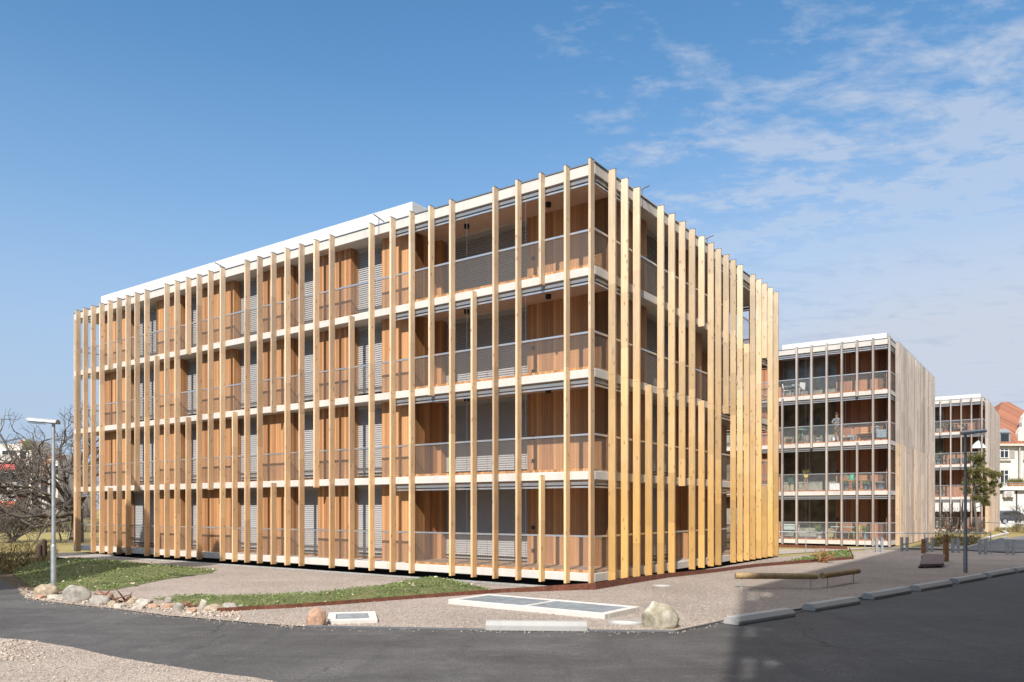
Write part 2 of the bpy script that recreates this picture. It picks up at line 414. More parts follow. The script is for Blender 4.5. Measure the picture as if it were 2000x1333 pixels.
    # fins
    def fin(side,p,za,zb,mats,cap):
        m=MB(); D=.225 if side!='E' else .11; w=.075 if len(mats)<2 and sp['blinds'] else .10
        if side=='L': b=(-D-.004,-.004,p,p+w)
        elif side=='R': b=(p,p+w,-D-.004,-.004)
        elif side=='E': b=(p,p+w,L+.004,L+D+.004)
        else: b=(W+.004,W+.004+D,p,p+w)
        if len(mats)>1 and za<ZT[2]-.2<zb:
            q=int(p*97)%8; lowm=(2 if p<5 and q<4 else 1 if q<5 else 3 if q==5 else 0)
            m.box(*b,za,ZT[2]-.086,lowm); m.box(*b,ZT[2]-.08,zb,3 if int(p*61)%3==0 else 0)
        elif za<ZT[2]-.2<zb: m.box(*b,za,ZT[2]-.086); m.box(*b,ZT[2]-.08,zb)
        else: m.box(*b,za,zb,0 if len(mats)<2 or zb>ZT[2]+.5 else 1)
        o=Pt(m,'timber_fin',mats)
        if cap:
            m=MB(); m.box(b[0]-.005,b[1]+.003,b[2]-.005,b[3]+.005,zb,zb+.014); Pt(m,'cap',M['alu_d'],o)
    top=ZT[4]+.055; bot=ZT[0]-TH-.06
    def spans(code):
        # storeys present, counted 1..4 from the ground
        r=[];i=0
        while i<len(code):
            j=i
            while j+1<len(code) and code[j+1]==code[j]+1: j+=1
            a,b=code[i],code[j]
            za=bot if a==1 else ZT[a-1]-.08
            zb=top if b==4 else ZT[b]-.085
            # a span that ends at a slab runs down to just under the slab it starts from
            if a>1: za=ZT[a-1]-TH-.05
            r.append((za,zb,b==4)); i=j+1
        return r
    for side,lst,mats in (('L',sp['fins_l'],sp['mat_l']),('R',sp['fins_r'],sp['mat_r']),('E',sp['fins_e'],sp['mat_l']),('B',sp['fins_b'],sp['mat_r'])):
        for p,code in lst:
            for za,zb,cap in spans(code): fin(side,p,za,zb,mats,cap)
    for x,y,ax in sp['brackets']:
        m=MB(); d=(-1,0) if ax=='x' else (0,-1)
        zt=ZT[4]+.30
        m.tube((x,y,ZT[4]-.28),(x,y,zt-.06),.018,n=6); m.tube((x-d[0]*.25,y-d[1]*.25,zt-.1),(x+d[0]*.26,y+d[1]*.26,zt+.01),.018,n=6)
        Pt(m,'roof_bracket',M['alu_d'])
    return root

A4=(1,2,3,4)
C1=Vector((2.38,22.44,0)); L1=30.3; W1=px_v(C1,1515.5)
fl=[(158,A4),(172.5,(2,3,4)),(188,A4),(204.6,A4),(221,(1,4)),(238.5,A4),(256,A4),(273.5,(2,3,4)),(292.8,A4),(312,(1,2,3)),(331.8,A4),(352,A4),
    (373.7,(1,2,4)),(395.2,A4),(417.3,(2,3,4)),(440.6,A4),(464.4,(1,2)),(488.8,A4),(513.5,A4),(540.3,(1,3,4)),(567.5,A4),(595,A4),(624,(2,3,4)),(654.3,A4),
    (692.8,(1,2,3)),(732,A4),(773,A4),(810.6,A4),(848.7,(3,4)),(889.3,A4),(931.5,(1,2,3)),(973.8,A4),(1018.8,A4),(1064.5,(1,4)),(1113.4,A4),(1161.3,A4)]
fr=[(1188,A4),(1212.4,A4),(1236,A4),(1259.8,(1,2)),(1283.4,A4),(1305,A4),(1325.5,(2,3,4)),(1345,A4),(1363.7,(1,2,4)),(1382,A4),(1396.7,A4),(1412,(3,4)),
    (1426,A4),(1439.4,A4),(1452.5,(1,2,3)),(1464.5,A4),(1476.6,A4),(1487.7,(1,4)),(1499,A4),(1510.3,A4)]
def pu(px): return px_u(C1,px,.45)
B1=block(dict(C=C1,L=L1,W=W1,loggia_w=pu(808),log_wood=3.5,end_log=28.4,far_log=(px_v(C1,1368,.45),15.4),
    label='four storey apartment building wrapped in new blond vertical timber fins, in the foreground',
    attic=[(1.0,W1-3,px_u(C1,805,1.0),px_u(C1,197,1.0),ZT[4]+.03,13.2),(4.0,11.2,1.0,px_u(C1,805,1.0),ZT[4]+.03,13.2)],
    left_wood=[(pu(808),pu(746)),(pu(686),pu(621)),(pu(568),pu(510)),(pu(457),pu(393)),(pu(353),pu(305)),(pu(247),28.4)],
    left_open=[(pu(686),pu(746)),(pu(568),pu(621)),(pu(457),pu(510)),(pu(353),pu(393)),(pu(247),pu(305))],
    right_wood=[(1.7,4.35,.45),(7.2,7.85,.75),(7.85,px_v(C1,1368,.45)+.02,.45)],right_open=[(4.35,7.2)],
    clad=M['clad'],deck=M['deck'],mesh=M['mesh'],blinds=True,
    fins_l=[(px_u(C1,p),c) for p,c in fl],fins_r=[(px_v(C1,p),c) for p,c in fr],
    fins_e=[(.03,A4),(1.0,A4),(1.9,(1,2,4)),(2.9,A4),(5,A4),(8,A4),(11,A4),(14,A4),(17,A4)],fins_b=[(y,A4) for y in (.1,1.2,2.6,4.1,5.2,7.4,10,14,18,22,26)],
    mat_l=[M['fin_l']],mat_r=[M['fin_r']],
    brackets=[(.0,px_u(C1,430),'x'),(.0,px_u(C1,740),'x'),(px_v(C1,1254),-.0,'y'),(px_v(C1,1381),-.0,'y')]))

def later_block(C,label,sx,seed,clad,attic_w):
    rnd=random.Random(seed)
    W=17.9
    fr=[];v=1.75
    while v<W-.1:
        fr.append((v,A4)); v+=rnd.choice((.5,.56,.62,.7))
    return block(dict(C=C,L=26,W=W,dz=-.05,loggia_w=6.9,log_wood=3.35,end_log=24.2,far_log=(9.1,15.4),label=label,
        attic=[(.45,W-3,.25,attic_w,ZT[4]+.03,12.62)],
        left_wood=[(6.9,8.6),(10.9,13.4),(15.6,18),(20,24.2)],left_open=[(8.6,10.9),(13.4,15.6),(18,20)],
        right_wood=[(1.7,4.35,.45),(7.2,9.12,.45)],right_open=[(4.35,7.2)],clad=clad,deck=M['board'],mesh=M['mesh2'],blinds=False,
        fins_l=[(px_u(C,p),c) for p,c in sx],fins_r=fr,fins_e=[(1,A4),(6,A4)],fins_b=[(1,A4),(4,A4)],
        mat_l=[M['fin_grey']],mat_r=[M['fin_grey'],M['fin_warm'],M['fin_new'],M['fin_grey2']],brackets=[]))
M['mesh2']=m_mesh('fine_steel_mesh',(.36,.38,.38),.05,.10)
C2=Vector((21.95,45.4,0)); C3=Vector((42.1,69.8,0))
sx2=[(1531,(1,2,3)),(1559,A4),(1588,(3,4)),(1617.5,A4),(1647,A4),(1677,(1,2,4)),(1708,A4),(1740,A4)]
sx3=[(1800,A4),(1819,A4),(1838.5,(1,2,4)),(1858.5,A4),(1879,(1,3,4)),(1899,A4),(1919.5,A4)]
B2=later_block(C2,'older finned apartment building with weathered grey timber slats, just right of the blond one',sx2,3,M['clad_red'],6.3)
B3=later_block(C3,'farthest grey finned apartment building, half hidden behind the pine and beside the red roofed house',sx3,4,M['clad_red'],22)
# ------------------------------------------------------------------ ground
def sheet(name,pts,z,mat,kind='structure'):
    m=MB(); n=len(pts); m.add([(p[0],p[1],z) for p in pts],[tuple(range(n))])
    o=m.build(name,mat); 
    bm=bmesh.new(); bm.from_mesh(o.data); bmesh.ops.triangulate(bm,faces=bm.faces); 
    for f in bm.faces:
        if f.normal.z<0: f.normal_flip()
    bm.to_mesh(o.data); bm.free()
    o['kind']=kind; return o
g=lambda l:[G(*p) for p in l]
# the ground, with a sunken trench left open under the near building
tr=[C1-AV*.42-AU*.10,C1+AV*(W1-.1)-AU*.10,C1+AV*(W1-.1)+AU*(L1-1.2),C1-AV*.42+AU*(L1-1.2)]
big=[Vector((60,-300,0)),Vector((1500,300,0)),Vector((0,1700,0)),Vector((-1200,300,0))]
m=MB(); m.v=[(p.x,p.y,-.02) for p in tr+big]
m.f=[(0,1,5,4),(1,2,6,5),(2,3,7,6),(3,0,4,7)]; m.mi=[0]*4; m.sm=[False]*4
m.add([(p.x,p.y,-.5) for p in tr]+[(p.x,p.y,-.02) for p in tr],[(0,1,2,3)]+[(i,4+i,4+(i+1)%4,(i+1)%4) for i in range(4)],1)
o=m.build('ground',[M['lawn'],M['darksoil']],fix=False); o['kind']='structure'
# soil of the left garden and gravel round the block
sheet('garden_soil',g([(-60,1086),(60,1084),(185,1086)])+[C1+AU*30.6-AV*1.0,]+g([(330,1140),(250,1170),(150,1180),(54,1171),(0,1133),(-90,1118)]),-.008,M['soil'])
road_up=[(-150,1105),(-60,1116),(0,1131),(36,1152),(54,1169),(109,1178),(217,1189),(326,1203),(500,1218),(600,1225),(938,1231.5),(1148,1233.5),(1320,1235.5),(1400,1217),(1425,1219),(1577,1193),(1690,1171),(1786,1154),(1862,1139),(1925,1128),(2000,1115),(2060,1107)]
gr=g([(54,1168),(109,1177),(217,1188),(326,1202),(500,1217),(600,1224),(938,1230.5),(1148,1232.5),(1320,1234.5),(1400,1216),(1425,1218),(1577,1192),(1690,1170),(1786,1153),(1862,1138),(1925,1127),(2000,1114),(2060,1106),(2030,1079),(1882,1076.5),(1700,1074)])
gr+=[C1+AV*25-AU*2.2,C1+AV*(W1-.2)-AU*.11,C1-AV*.43-AU*.11,C1-AV*.43+AU*29.1,C1+AU*31.0-AV*.6,C1+AU*26-AV*1.6]
gr+=g([(150,1150)])
sheet('gravel_bed',gr,.0,M['gravel'])
rd=[G(*p) for p in road_up]
sheet('road',rd+[Vector((75,62,0)),Vector((90,-60,0)),Vector((-60,-60,0)),Vector((-60,24,0))],-.004,M['asphalt'])
# gravel in the near left corner
fg=g([(-80,1240),(0,1247.5),(50,1251),(145,1266),(217,1283),(312,1299),(400,1313),(500,1325),(560,1338)])+[Vector((-3.0,8,0)),Vector((-3,-20,0)),Vector((-40,-20,0)),Vector((-40,14,0))]
sheet('gravel_verge',fg,.008,M['gravel'])
# drip strip of pale pebbles under the left facade
sheet('pebble_strip',[C1-AV*1.0-AU*.12,C1-AV*1.0+AU*29.1,C1-AV*.44+AU*29.1,C1-AV*.44-AU*.12],.006,M['pebble'])
# garden path far left, kerbed paving far right
sheet('path',g([(60,1081.5),(110,1080.5),(190,1079.2),(235,1083),(190,1090),(135,1091.5),(90,1087)]),.004,M['path'])
sheet('path',g([(-120,1017.5),(160,1015.2),(160,1016.4),(-120,1018.8)]),.002,M['path'])
sheet('paving',g([(1882,1075.5),(1916,1064.5),(1966,1052),(2040,1040),(2300,1040),(2100,1079),(2000,1078.5)]),.006,M['pave'])
sheet('paving',g([(1519,1083),(1700,1072),(1882,1075.2),(1913,1064.5),(1840,1068),(1700,1069.5),(1519,1074)]),.004,M['path'])
sheet('planting_bed',g([(1822,1039.5),(1905,1039),(1935,1044),(1905,1062),(1840,1068),(1822,1066)]),.012,M['lawn'])

def strip(name,px,h,t,mat,label,cat,z=0,world=None):
    P=world or [G(*p) for p in px]; m=MB()
    for a,b in zip(P,P[1:]):
        m.bar((a.x,a.y,z+h/2),(b.x,b.y,z+h/2),t,h)
    return tag(m.build(name,mat),label,cat)
ct=[(424,1196.5),(500,1191),(560,1188.5),(644,1182.5),(812,1169.5),(980,1158),(1209,1130),(1400,1118),(1480,1107.5),(1667,1092.5),(1659,1073.5)]
P=[G(*p)+Vector((0,0,.09)) for p in ct[:5]]+[G(980,1158)+Vector((0,0,.11)),C1-AU*.33-AV*.55+Vector((0,0,.19)),C1-AU*.34+AV*1.2+Vector((0,0,.20)),C1-AU*.45+AV*4.2+Vector((0,0,.15))]+[G(*p)+Vector((0,0,.13)) for p in ct[7:]]
m=MB()
for i,p in enumerate(P):
    a=P[max(0,i-1)];b=P[min(len(P)-1,i+1)];d=(b-a);nn=Vector((-d.y,d.x,0)).normalized()*.007
    m.v+=[(p.x-nn.x,p.y-nn.y,-.02),(p.x+nn.x,p.y+nn.y,-.02),(p.x+nn.x,p.y+nn.y,p.z),(p.x-nn.x,p.y-nn.y,p.z)]
for i in range(len(P)-1):
    for k in range(4): m.f.append((i*4+k,i*4+(k+1)%4,i*4+4+(k+1)%4,i*4+4+k)); m.mi.append(0); m.sm.append(False)
tag(m.build('steel_edging',M['corten']),'long rusty steel edging strip between the gravel and the planted beds','edging')
strip('steel_edging',[(1519,1069),(1560,1070),(1655,1074)],.16,.02,M['corten'],'rusty steel edging along the back of the small green bed','edging')
strip('road_edging',[(600,1225),(938,1231.5),(1148,1233.5),(1318,1235.5),(1372,1224),(1425,1212)],.035,.03,M['alu_d'],'low dark metal edging where the gravel meets the asphalt','edging')
strip('road_edging',[(1425,1216),(1577,1190),(1690,1168.5),(1786,1152),(1862,1137.5),(1925,1126.5),(2000,1114)],.05,.04,M['alu_d'],'dark metal edging behind the row of kerb blocks','edging')
strip('kerb',[(1718,1071.5),(1800,1073.5),(1882,1076),(1965,1081),(2010,1080)],.07,.10,M['alu_d'],'low dark kerb crossing in front of the bicycle posts','kerb')
strip('kerb',[(1882,1075),(1916,1064),(1966,1051.5)],.12,.12,M['conc_d'],'grey kerb running back along the planting bed','kerb')
strip('kerb',[(1840,1069),(1905,1059),(1950,1047),(1968,1043),(1952,1036.5),(1905,1034.5)],.12,.22,M['conc'],'pale concrete kerb curving round the planting bed','kerb')

# ------------------------------------------------------------------ planted patches
def inside(p,poly):
    c=False;n=len(poly);j=n-1
    for i in range(n):
        a=poly[i];b=poly[j]
        if (a.y>p[1])!=(b.y>p[1]) and p[0]<(b.x-a.x)*(p[1]-a.y)/(b.y-a.y)+a.x: c=not c
        j=i
    return c
def edge_d(p,poly):
    d=9;v=Vector((p[0],p[1]))
    for i in range(len(poly)):
        a=poly[i-1].xy;b=poly[i].xy;ab=b-a
        t=max(0,min(1,(v-a).dot(ab)/max(ab.dot(ab),1e-9))); d=min(d,(v-a-ab*t).length)
    return d
def patch(px,h,soft,name,dens,leafmat,rnd,size=(.028,.06),world=None):
    poly=world or [G(*p) for p in px]
    x0=min(p.x for p in poly);x1=max(p.x for p in poly);y0=min(p.y for p in poly);y1=max(p.y for p in poly)
    def hz(x,y):
        e=edge_d((x,y),poly); t=min(1,e/soft); t=t*t*(3-2*t)
        return h*t*(.8+.4*mnoise.noise(Vector((x*.5,y*.5,3))))
    st=.16; m=MB(); idx={}
    nx=int((x1-x0)/st)+1; ny=int((y1-y0)/st)+1
    def vid(i,j):
        if (i,j) not in idx:
            x=x0+i*st;y=y0+j*st; idx[i,j]=len(m.v)
            m.v.append((x,y,(hz(x,y) if inside((x,y),poly) else 0)+.012*(mnoise.noise(Vector((x*4,y*4,0)))+.6)))
        return idx[i,j]
    for i in range(nx):
        for j in range(ny):
            if inside((x0+(i+.5)*st,y0+(j+.5)*st),poly):
                m.f.append((vid(i,j),vid(i+1,j),vid(i+1,j+1),vid(i,j+1))); m.mi.append(0); m.sm.append(True)
    o=m.build('planted_bed',M['turf'],fix=False); o['kind']='structure'
    lv=MB(); dl=MB()
    n=int((x1-x0)*(y1-y0)*dens)
    for _ in range(n):
        x=rnd.uniform(x0,x1);y=rnd.uniform(y0,y1)
        jx=x+rnd.gauss(0,.08);jy=y+rnd.gauss(0,.08)
        if not inside((jx,jy),poly): continue
        if mnoise.noise(Vector((x*.9,y*.9,7)))<-.35 and rnd.random()<.75: continue
        z=hz(x,y) if inside((x,y),poly) else 0
        s=rnd.uniform(*size)*(1.25 if mnoise.noise(Vector((x*1.7,y*1.7,2)))>.1 else .9); a=rnd.uniform(0,6.28); el=rnd.uniform(.15,1.3)
        d=Vector((math.cos(a)*math.cos(el),math.sin(a)*math.cos(el),math.sin(el)))*s; w=Vector((-math.sin(a),math.cos(a),0))*s*.42
        b=Vector((x,y,z+.012+rnd.uniform(0,.03)))
        lv.add([b,b+d*.55+w,b+d,b+d*.55-w],[(0,1,2,3)])
    o=lv.build(name,leafmat,fix=False); o['kind']='stuff'; o['label']='low green clover like ground cover'; o['category']='ground cover'
    for _ in range(int(n*.009)):
        x=rnd.uniform(x0,x1);y=rnd.uniform(y0,y1)
        if not inside((x,y),poly): continue
        s=rnd.uniform(.03,.065);a=rnd.uniform(0,6.28);z=hz(x,y)+.07
        u=Vector((math.cos(a),math.sin(a),rnd.uniform(-.5,.5)))*s;w=Vector((-math.sin(a),math.cos(a),rnd.uniform(-.4,.4)))*s*.7
        b=Vector((x,y,z)); dl.add([b-u,b-w,b+u,b+w],[(0,1,2,3)])
    o=dl.build('fallen_leaves',M['dryleaf'],fix=False); o['kind']='stuff'; o['label']='pale fallen leaves scattered on the green bed'; o['category']='leaves'
    return hz
rnd=random.Random(11)
G1=[(22,1118),(60,1101),(135,1092),(225,1096),(300,1103),(370,1110),(422,1112),(415,1120),(330,1131),(262,1146),(215,1154),(150,1155),(80,1148),(50,1140)]
hz1=patch(G1,.30,2.4,'ground_cover',130,M['leaf'],rnd)
G2=[(300,1170),(350,1165),(450,1167),(560,1163),(640,1158),(700,1152),(760,1143),(805,1133),(850,1129),(880,1133),(905,1141),(965,1153),(960,1158),(812,1168),(644,1181),(560,1187),(430,1192),(380,1184),(330,1178)]
patch(G2,.14,.9,'ground_cover',230,M['leaf'],rnd,(.025,.05))
G3=[(1521,1103),(1545,1097),(1590,1086),(1640,1077.5),(1656,1076),(1664,1091),(1600,1096),(1521,1103.5)]
patch(G3,.16,.8,'ground_cover',170,M['leaf'],rnd,(.04,.085))
# dry straw and ground cover far left
sw=MB()
for _ in range(9000):
    px=rnd.uniform(-60,110);py=rnd.uniform(1066,1120)
    p=G(px,py)
    if py>1100 and px>70: continue
    if inside((p.x,p.y),[G(*q) for q in G1]): continue
    s=rnd.uniform(.08,.28);a=rnd.uniform(0,6.28);el=rnd.uniform(.2,1.4)
    d=Vector((math.cos(a)*math.cos(el),math.sin(a)*math.cos(el),math.sin(el)))*s;w=Vector((-math.sin(a),math.cos(a),0))*s*.16
    sw.add([p,p+d*.5+w,p+d,p+d*.5-w],[(0,1,2,3)])
for _ in range(3800):
    px=rnd.uniform(1822,1935);py=rnd.uniform(1040,1067)
    if px>1905 and py>1040+ (1935-px)*.75: continue
    p=G(px,py); s=rnd.uniform(.1,.4);a=rnd.uniform(0,6.28);el=rnd.uniform(.2,1.3)
    d=Vector((math.cos(a)*math.cos(el),math.sin(a)*math.cos(el),math.sin(el)))*s;w=Vector((-math.sin(a),math.cos(a),0))*s*.14
    sw.add([p,p+d*.5+w,p+d,p+d*.5-w],[(0,1,2,3)])
o=sw.build('dry_grass',M['straw'],fix=False); tag(o,'dry yellow brown grass and dead stalks in the beds','grass',kind='stuff')

# loose stones on the gravel near the camera and along the road edge
ICO=bmesh.new(); bmesh.ops.create_icosphere(ICO,subdivisions=1,radius=1); ICV=[v.co.copy() for v in ICO.verts]; ICF=[tuple(v.index for v in f.verts) for f in ICO.faces]; ICO.free()
M['pebs']=None
t=NT('loose_stones'); ge=t.n('ShaderNodeNewGeometry')
M['pebs']=t.fin(t.ramp(ge.outputs['Random Per Island'],[(0,(.20,.155,.12)),(.3,(.36,.29,.225)),(.6,(.48,.395,.315)),(.85,(.40,.32,.255)),(1,(.58,.5,.42))]),.9,0,.25)
def pebble(m,p,s,rnd):
    a=rnd.uniform(0,6.28);c,sn=math.cos(a),math.sin(a);sx,sy,sz=s*rnd.uniform(.7,1.3),s*rnd.uniform(.6,1),s*rnd.uniform(.35,.7)
    vs=[]
    for v in ICV:
        j=rnd.uniform(.85,1.12);x,y,z=v.x*sx*j,v.y*sy*j,v.z*sz*j
        vs.append((p.x+x*c-y*sn,p.y+x*sn+y*c,p.z+z+sz*.45))
    m.add(vs,ICF,0,True)
m=MB(); fgp=fg
for _ in range(5200):
    px=rnd.uniform(-20,560);py=1246+ (rnd.random()**1.3)*110
    p=G(px,py)
    if not inside((p.x,p.y),fgp): continue
    pebble(m,Vector((p.x,p.y,.006)),rnd.uniform(.007,.016) if rnd.random()<.97 else rnd.uniform(.016,.03),rnd)
for _ in range(260):       # larger stones collected near the upper left end
    px=rnd.uniform(-10,130)*rnd.random();py=rnd.uniform(1252,1292)
    p=G(px,py)
    if inside((p.x,p.y),fgp): pebble(m,Vector((p.x,p.y,.006)),rnd.uniform(.012,.035),rnd)
for _ in range(2600):      # stray grit along the asphalt edge
    i=rnd.randrange(3,13);a,b=road_up[i],road_up[i+1];tt=rnd.random()
    p=G(a[0]+(b[0]-a[0])*tt,a[1]+(b[1]-a[1])*tt+rnd.gauss(-4,4))
    pebble(m,Vector((p.x,p.y,-.004)),rnd.uniform(.007,.02),rnd)
for _ in range(5200):      # coarser chippings on the gravel field
    px=rnd.uniform(430,1430);py=rnd.uniform(1125,1228)
    p=G(px,py)
    if inside((p.x,p.y),[G(*q) for q in G2]) or py<1158-(px-980)*.1225+6 and px>820: continue
    if not inside((p.x,p.y),gr): continue
    pebble(m,Vector((p.x,p.y,.0)),rnd.uniform(.009,.022),rnd)
for _ in range(2200):      # small rubble between the border rocks
    px=rnd.uniform(50,470);py=1163+ (px-50)*.085+rnd.gauss(0,6)
    if py>1170+(px-54)*.108: continue
    p=G(px,py); pebble(m,Vector((p.x,p.y,.0)),rnd.uniform(.012,.04)*(1 if rnd.random()<.9 else 1.7),rnd)
o=m.build('loose_stones',M['pebs'],fix=False); tag(o,'small loose stones and chippings on the gravel','stones',kind='stuff')

# ------------------------------------------------------------------ rocks
def m_rock(name,a,b,c):
    t=NT(name); co=t.coord(); f=t.noise(co,3.5,7,.65,.5); k=t.voro(co,5,'DISTANCE_TO_EDGE')
    col=t.ramp(f,[(.3,a),(.5,b),(.7,c)]); col=t.mix(t.ramp(k.outputs['Distance'],[(0,.35),(.04,0)]),col,tuple(x*.5 for x in a))
    t.bump(t.math('ADD',f,t.math('MULTIPLY',t.noise(co,22,4),.25)),.6,.05)
    return t.fin(col,.9,0,.25)
RK={'beige':m_rock('rock_beige',(.24,.18,.12),(.38,.30,.21),(.50,.415,.31)),'grey':m_rock('rock_grey',(.20,.18,.15),(.34,.305,.26),(.46,.42,.36)),
    'pink':m_rock('rock_pink',(.28,.15,.095),(.42,.26,.175),(.52,.38,.28)),'white':m_rock('rock_white',(.30,.26,.21),(.45,.40,.33),(.57,.51,.43)),
    'brown':m_rock('rock_brown',(.20,.12,.08),(.32,.2,.14),(.42,.32,.24)),'moss':m_rock('rock_mossy',(.20,.17,.10),(.38,.34,.25),(.60,.56,.48))}
def rock(px,py,wpx,hpx,kind,label,seed,ang=.22,base=0,cat='rock',group=None):
    p=G(px,py,base); sc=F/p.y; w=wpx/sc/2; h=hpx/sc
    bm=bmesh.new(); bmesh.ops.create_icosphere(bm,subdivisions=4,radius=1)
    rr=random.Random(seed); off=Vector((seed*3.1,seed*1.7,seed*.9))
    pl=[(Vector((rr.uniform(-1,1),rr.uniform(-1,1),rr.uniform(-.3,1))).normalized(),rr.uniform(.62,.9)) for _ in range(9)]+[(Vector((.2,-.1,1)).normalized(),.66)]
    for v in bm.verts:
        q=v.co.copy()
        for nrm,d in pl:                       # flat broken faces
            e=q.dot(nrm)-d
            if e>0: q-=nrm*e*(1-ang)
        q*=1+.10*mnoise.noise(q*1.7+off)+.05*mnoise.noise(q*5+off)
        v.co=q
    zmin=-.42; mxz=max(v.co.z for v in bm.verts); mx=max(abs(v.co.x) for v in bm.verts)
    for v in bm.verts:
        z=max(v.co.z,zmin); v.co=Vector((v.co.x*w/mx,v.co.y*w*.8/mx,(z-zmin)/(mxz-zmin)*h-.02))
    for f in bm.faces: f.smooth=True
    me=bpy.data.meshes.new('rock'); bm.to_mesh(me); bm.free(); me.materials.append(RK[kind])
    o=bpy.data.objects.new('rock',me); COL.objects.link(o); o.location=p+Vector((0,w*.6,0))
    o.rotation_euler=(0,0,rr.uniform(-.25,.25))
    return tag(o,label,cat,group)
rock(1293,1228,74,53,'moss','large angular pale boulder on the gravel beside the road, right of the concrete block',14,.12,cat='boulder')
rock(616,1224,43,37,'pink','pinkish boulder beside the small concrete shaft at the road edge',8,.15,cat='boulder')
rk=[(82,1163,48,22,'beige','lumpy beige rock at the far left end of the border, left of the lamp post',1),
 (75,1171,24,10,'pink','small pinkish stone low at the left end of the rock border',2),
 (103,1172,34,11,'white','flat white stone lying at the foot of the left lamp post',4),
 (141,1176,56,33,'grey','biggest grey boulder of the border, just right of the left lamp post',5),
 (189,1182,44,20,'grey','slanting grey slab rock, second big one right of the lamp post',6),
 (216,1185,22,13,'beige','small beige stone right of the slanting grey slab',7),
 (229,1188,24,10,'white','small pale stone at the asphalt edge below the dark root',9),
 (258,1181,26,15,'beige','beige stone directly right of the dark root pieces',10),
 (277,1183,36,14,'white','broad flat cream rock in the middle of the border',11),
 (268,1190,30,9,'white','low white stone in front of the broad cream rock',12),
 (297,1188,24,10,'pink','pinkish flat stone right of the low white stone',13),
 (325,1190,26,12,'pink','rounded pink stone in the middle of the rock border, below the grass tip',14),
 (345,1196,22,20,'grey','grey stone standing left of the rusty broken root',15),
 (374,1197,18,11,'pink','small rosy stone left of the pointed pale rock',16),
 (395,1190,16,21,'white','pointed pale rock standing upright near the right end of the border',17),
 (412,1194,38,14,'beige','long beige rock right of the pointed pale one',18),
 (445,1190,36,13,'grey','flat grey stone at the right end of the border by the rusty edging',19),
 (466,1188,22,8,'grey','last small bluish grey stone of the border, against the green bed',20),
 (327,1178,16,13,'grey','upright grey stone at the green tip above the border',21),
 (198,1166,40,9,'brown','long brown stone behind the border, on the gravel edge',22)]
for px,py,w,h,kd,lb,sd in rk: rock(px,py,w,h,kd,lb,sd+30,.2,group='rocks of the border along the asphalt')
M['rootwood']=m_plain('rotten_wood',(.17,.075,.04),.9,0,.4,12,.4)
for (px,py,n,seed,lb) in ((226,1178,26,1,'reddish brown broken root wood piled between the border rocks'),(362,1187,14,2,'small clump of brown broken wood near the right end of the rock border')):
    rr=random.Random(seed); p=G(px,py); m=MB()
    for i in range(n):
        a=p+Vector((rr.uniform(-.35,.35),rr.uniform(-.2,.2),rr.uniform(0,.12)))*(1 if seed==1 else .5)
        b=a+Vector((rr.uniform(-.35,.35),rr.uniform(-.2,.2),rr.uniform(-.05,.25)))*(1 if seed==1 else .6)
        m.tube(a,b,rr.uniform(.015,.035),rr.uniform(.004,.015),6)
    tag(m.build('root_wood',M['rootwood']),lb,'wood')

# ------------------------------------------------------------------ concrete items
PROF=[(-.17,0),(.17,0),(.17,.07),(.09,.16),(-.09,.16),(-.17,.07)]
kb=[((949,1232.5),(1149,1234.5),'concrete kerb block lying alone across the gravel edge, facing the camera'),
 ((1432,1221),(1545,1203),'concrete kerb block nearest the camera in the slanting row, crossed by the shadow edge'),
 ((1583,1194),(1672,1179),'second concrete kerb block of the slanting row, counting from the camera'),
 ((1698,1171.5),(1772,1158),'third concrete kerb block of the slanting row, counting from the camera'),
 ((1790,1155),(1853,1144),'fourth concrete kerb block of the slanting row, below the right lamp post'),
 ((1866,1140.5),(1920,1130.5),'fifth concrete kerb block, just right of the right lamp post'),
 ((1928,1128.5),(1977,1119.5),'second to last concrete kerb block at the right end of the row'),
 ((1983,1119),(2026,1111),'last concrete kerb block, cut by the right edge of the picture')]
for a,b,lb in kb:
    A=G(*a);B=G(*b);m=MB()
    if a[0]<1000: m.extr([(-.14,0),(.14,0),(.14,.10),(.08,.17),(-.08,.17),(-.14,.10)],A+Vector((0,.15,0)),B+Vector((0,.15,0)))
    else: m.extr(PROF,A+AU*.05,B+AU*.05)
    o=m.build('kerb_block',M['conc_d']); bevel(o,.012,2); tag(o,lb,'kerb block','concrete kerb blocks along the asphalt')
def shaft(pts,h,n,label):
    P=[G(*p) for p in pts]     # front-left, back-left, back-right, front-right at ground
    e1=(P[3]-P[0]);e2=(P[1]-P[0]); c=P[0].copy()
    l1,l2=e1.length,e2.length; d1=e1.normalized(); d2=Vector((-d1.y,d1.x,0)); 
    if d2.dot(e2)<0: d2=-d2
    root=empty('light_shaft',c,math.atan2(d1.y,d1.x),label,'light shaft')
    w=l1;d=e2.dot(d2); b=min(.16,d*.16); m=MB()
    m.box(0,w,0,b,-.05,h);m.box(0,w,d-b,d,-.05,h);m.box(0,b,b,d-b,-.05,h);m.box(w-b,w,b,d-b,-.05,h)
    cw=(w-2*b)/n
    for i in range(1,n): m.box(b+cw*i-.05,b+cw*i+.05,b,d-b,-.05,h-.002)
    o=m.build('frame',M['conc'],root); bevel(o,.012)
    for i in range(n):
        x0=b+cw*i+(.05 if i else 0)+.01;x1=b+cw*(i+1)-(.05 if i<n-1 else 0)-.01
        g_=MB(); k=x0
        g_.box(x0,x1,b+.01,b+.03,h-.05,h-.008);g_.box(x0,x1,d-b-.03,d-b-.01,h-.05,h-.008)
        while k<x1: g_.box(k,k+.012,b+.03,d-b-.03,h-.05,h-.01); k+=.035
        y=b+.12
        while y<d-b-.05: g_.box(x0,x1,y,y+.006,h-.018,h-.006); y+=.10
        g_.box(x0,x1,b+.01,d-b-.01,-.03,-.02)
        g_.build('grating',M['galv'],root)
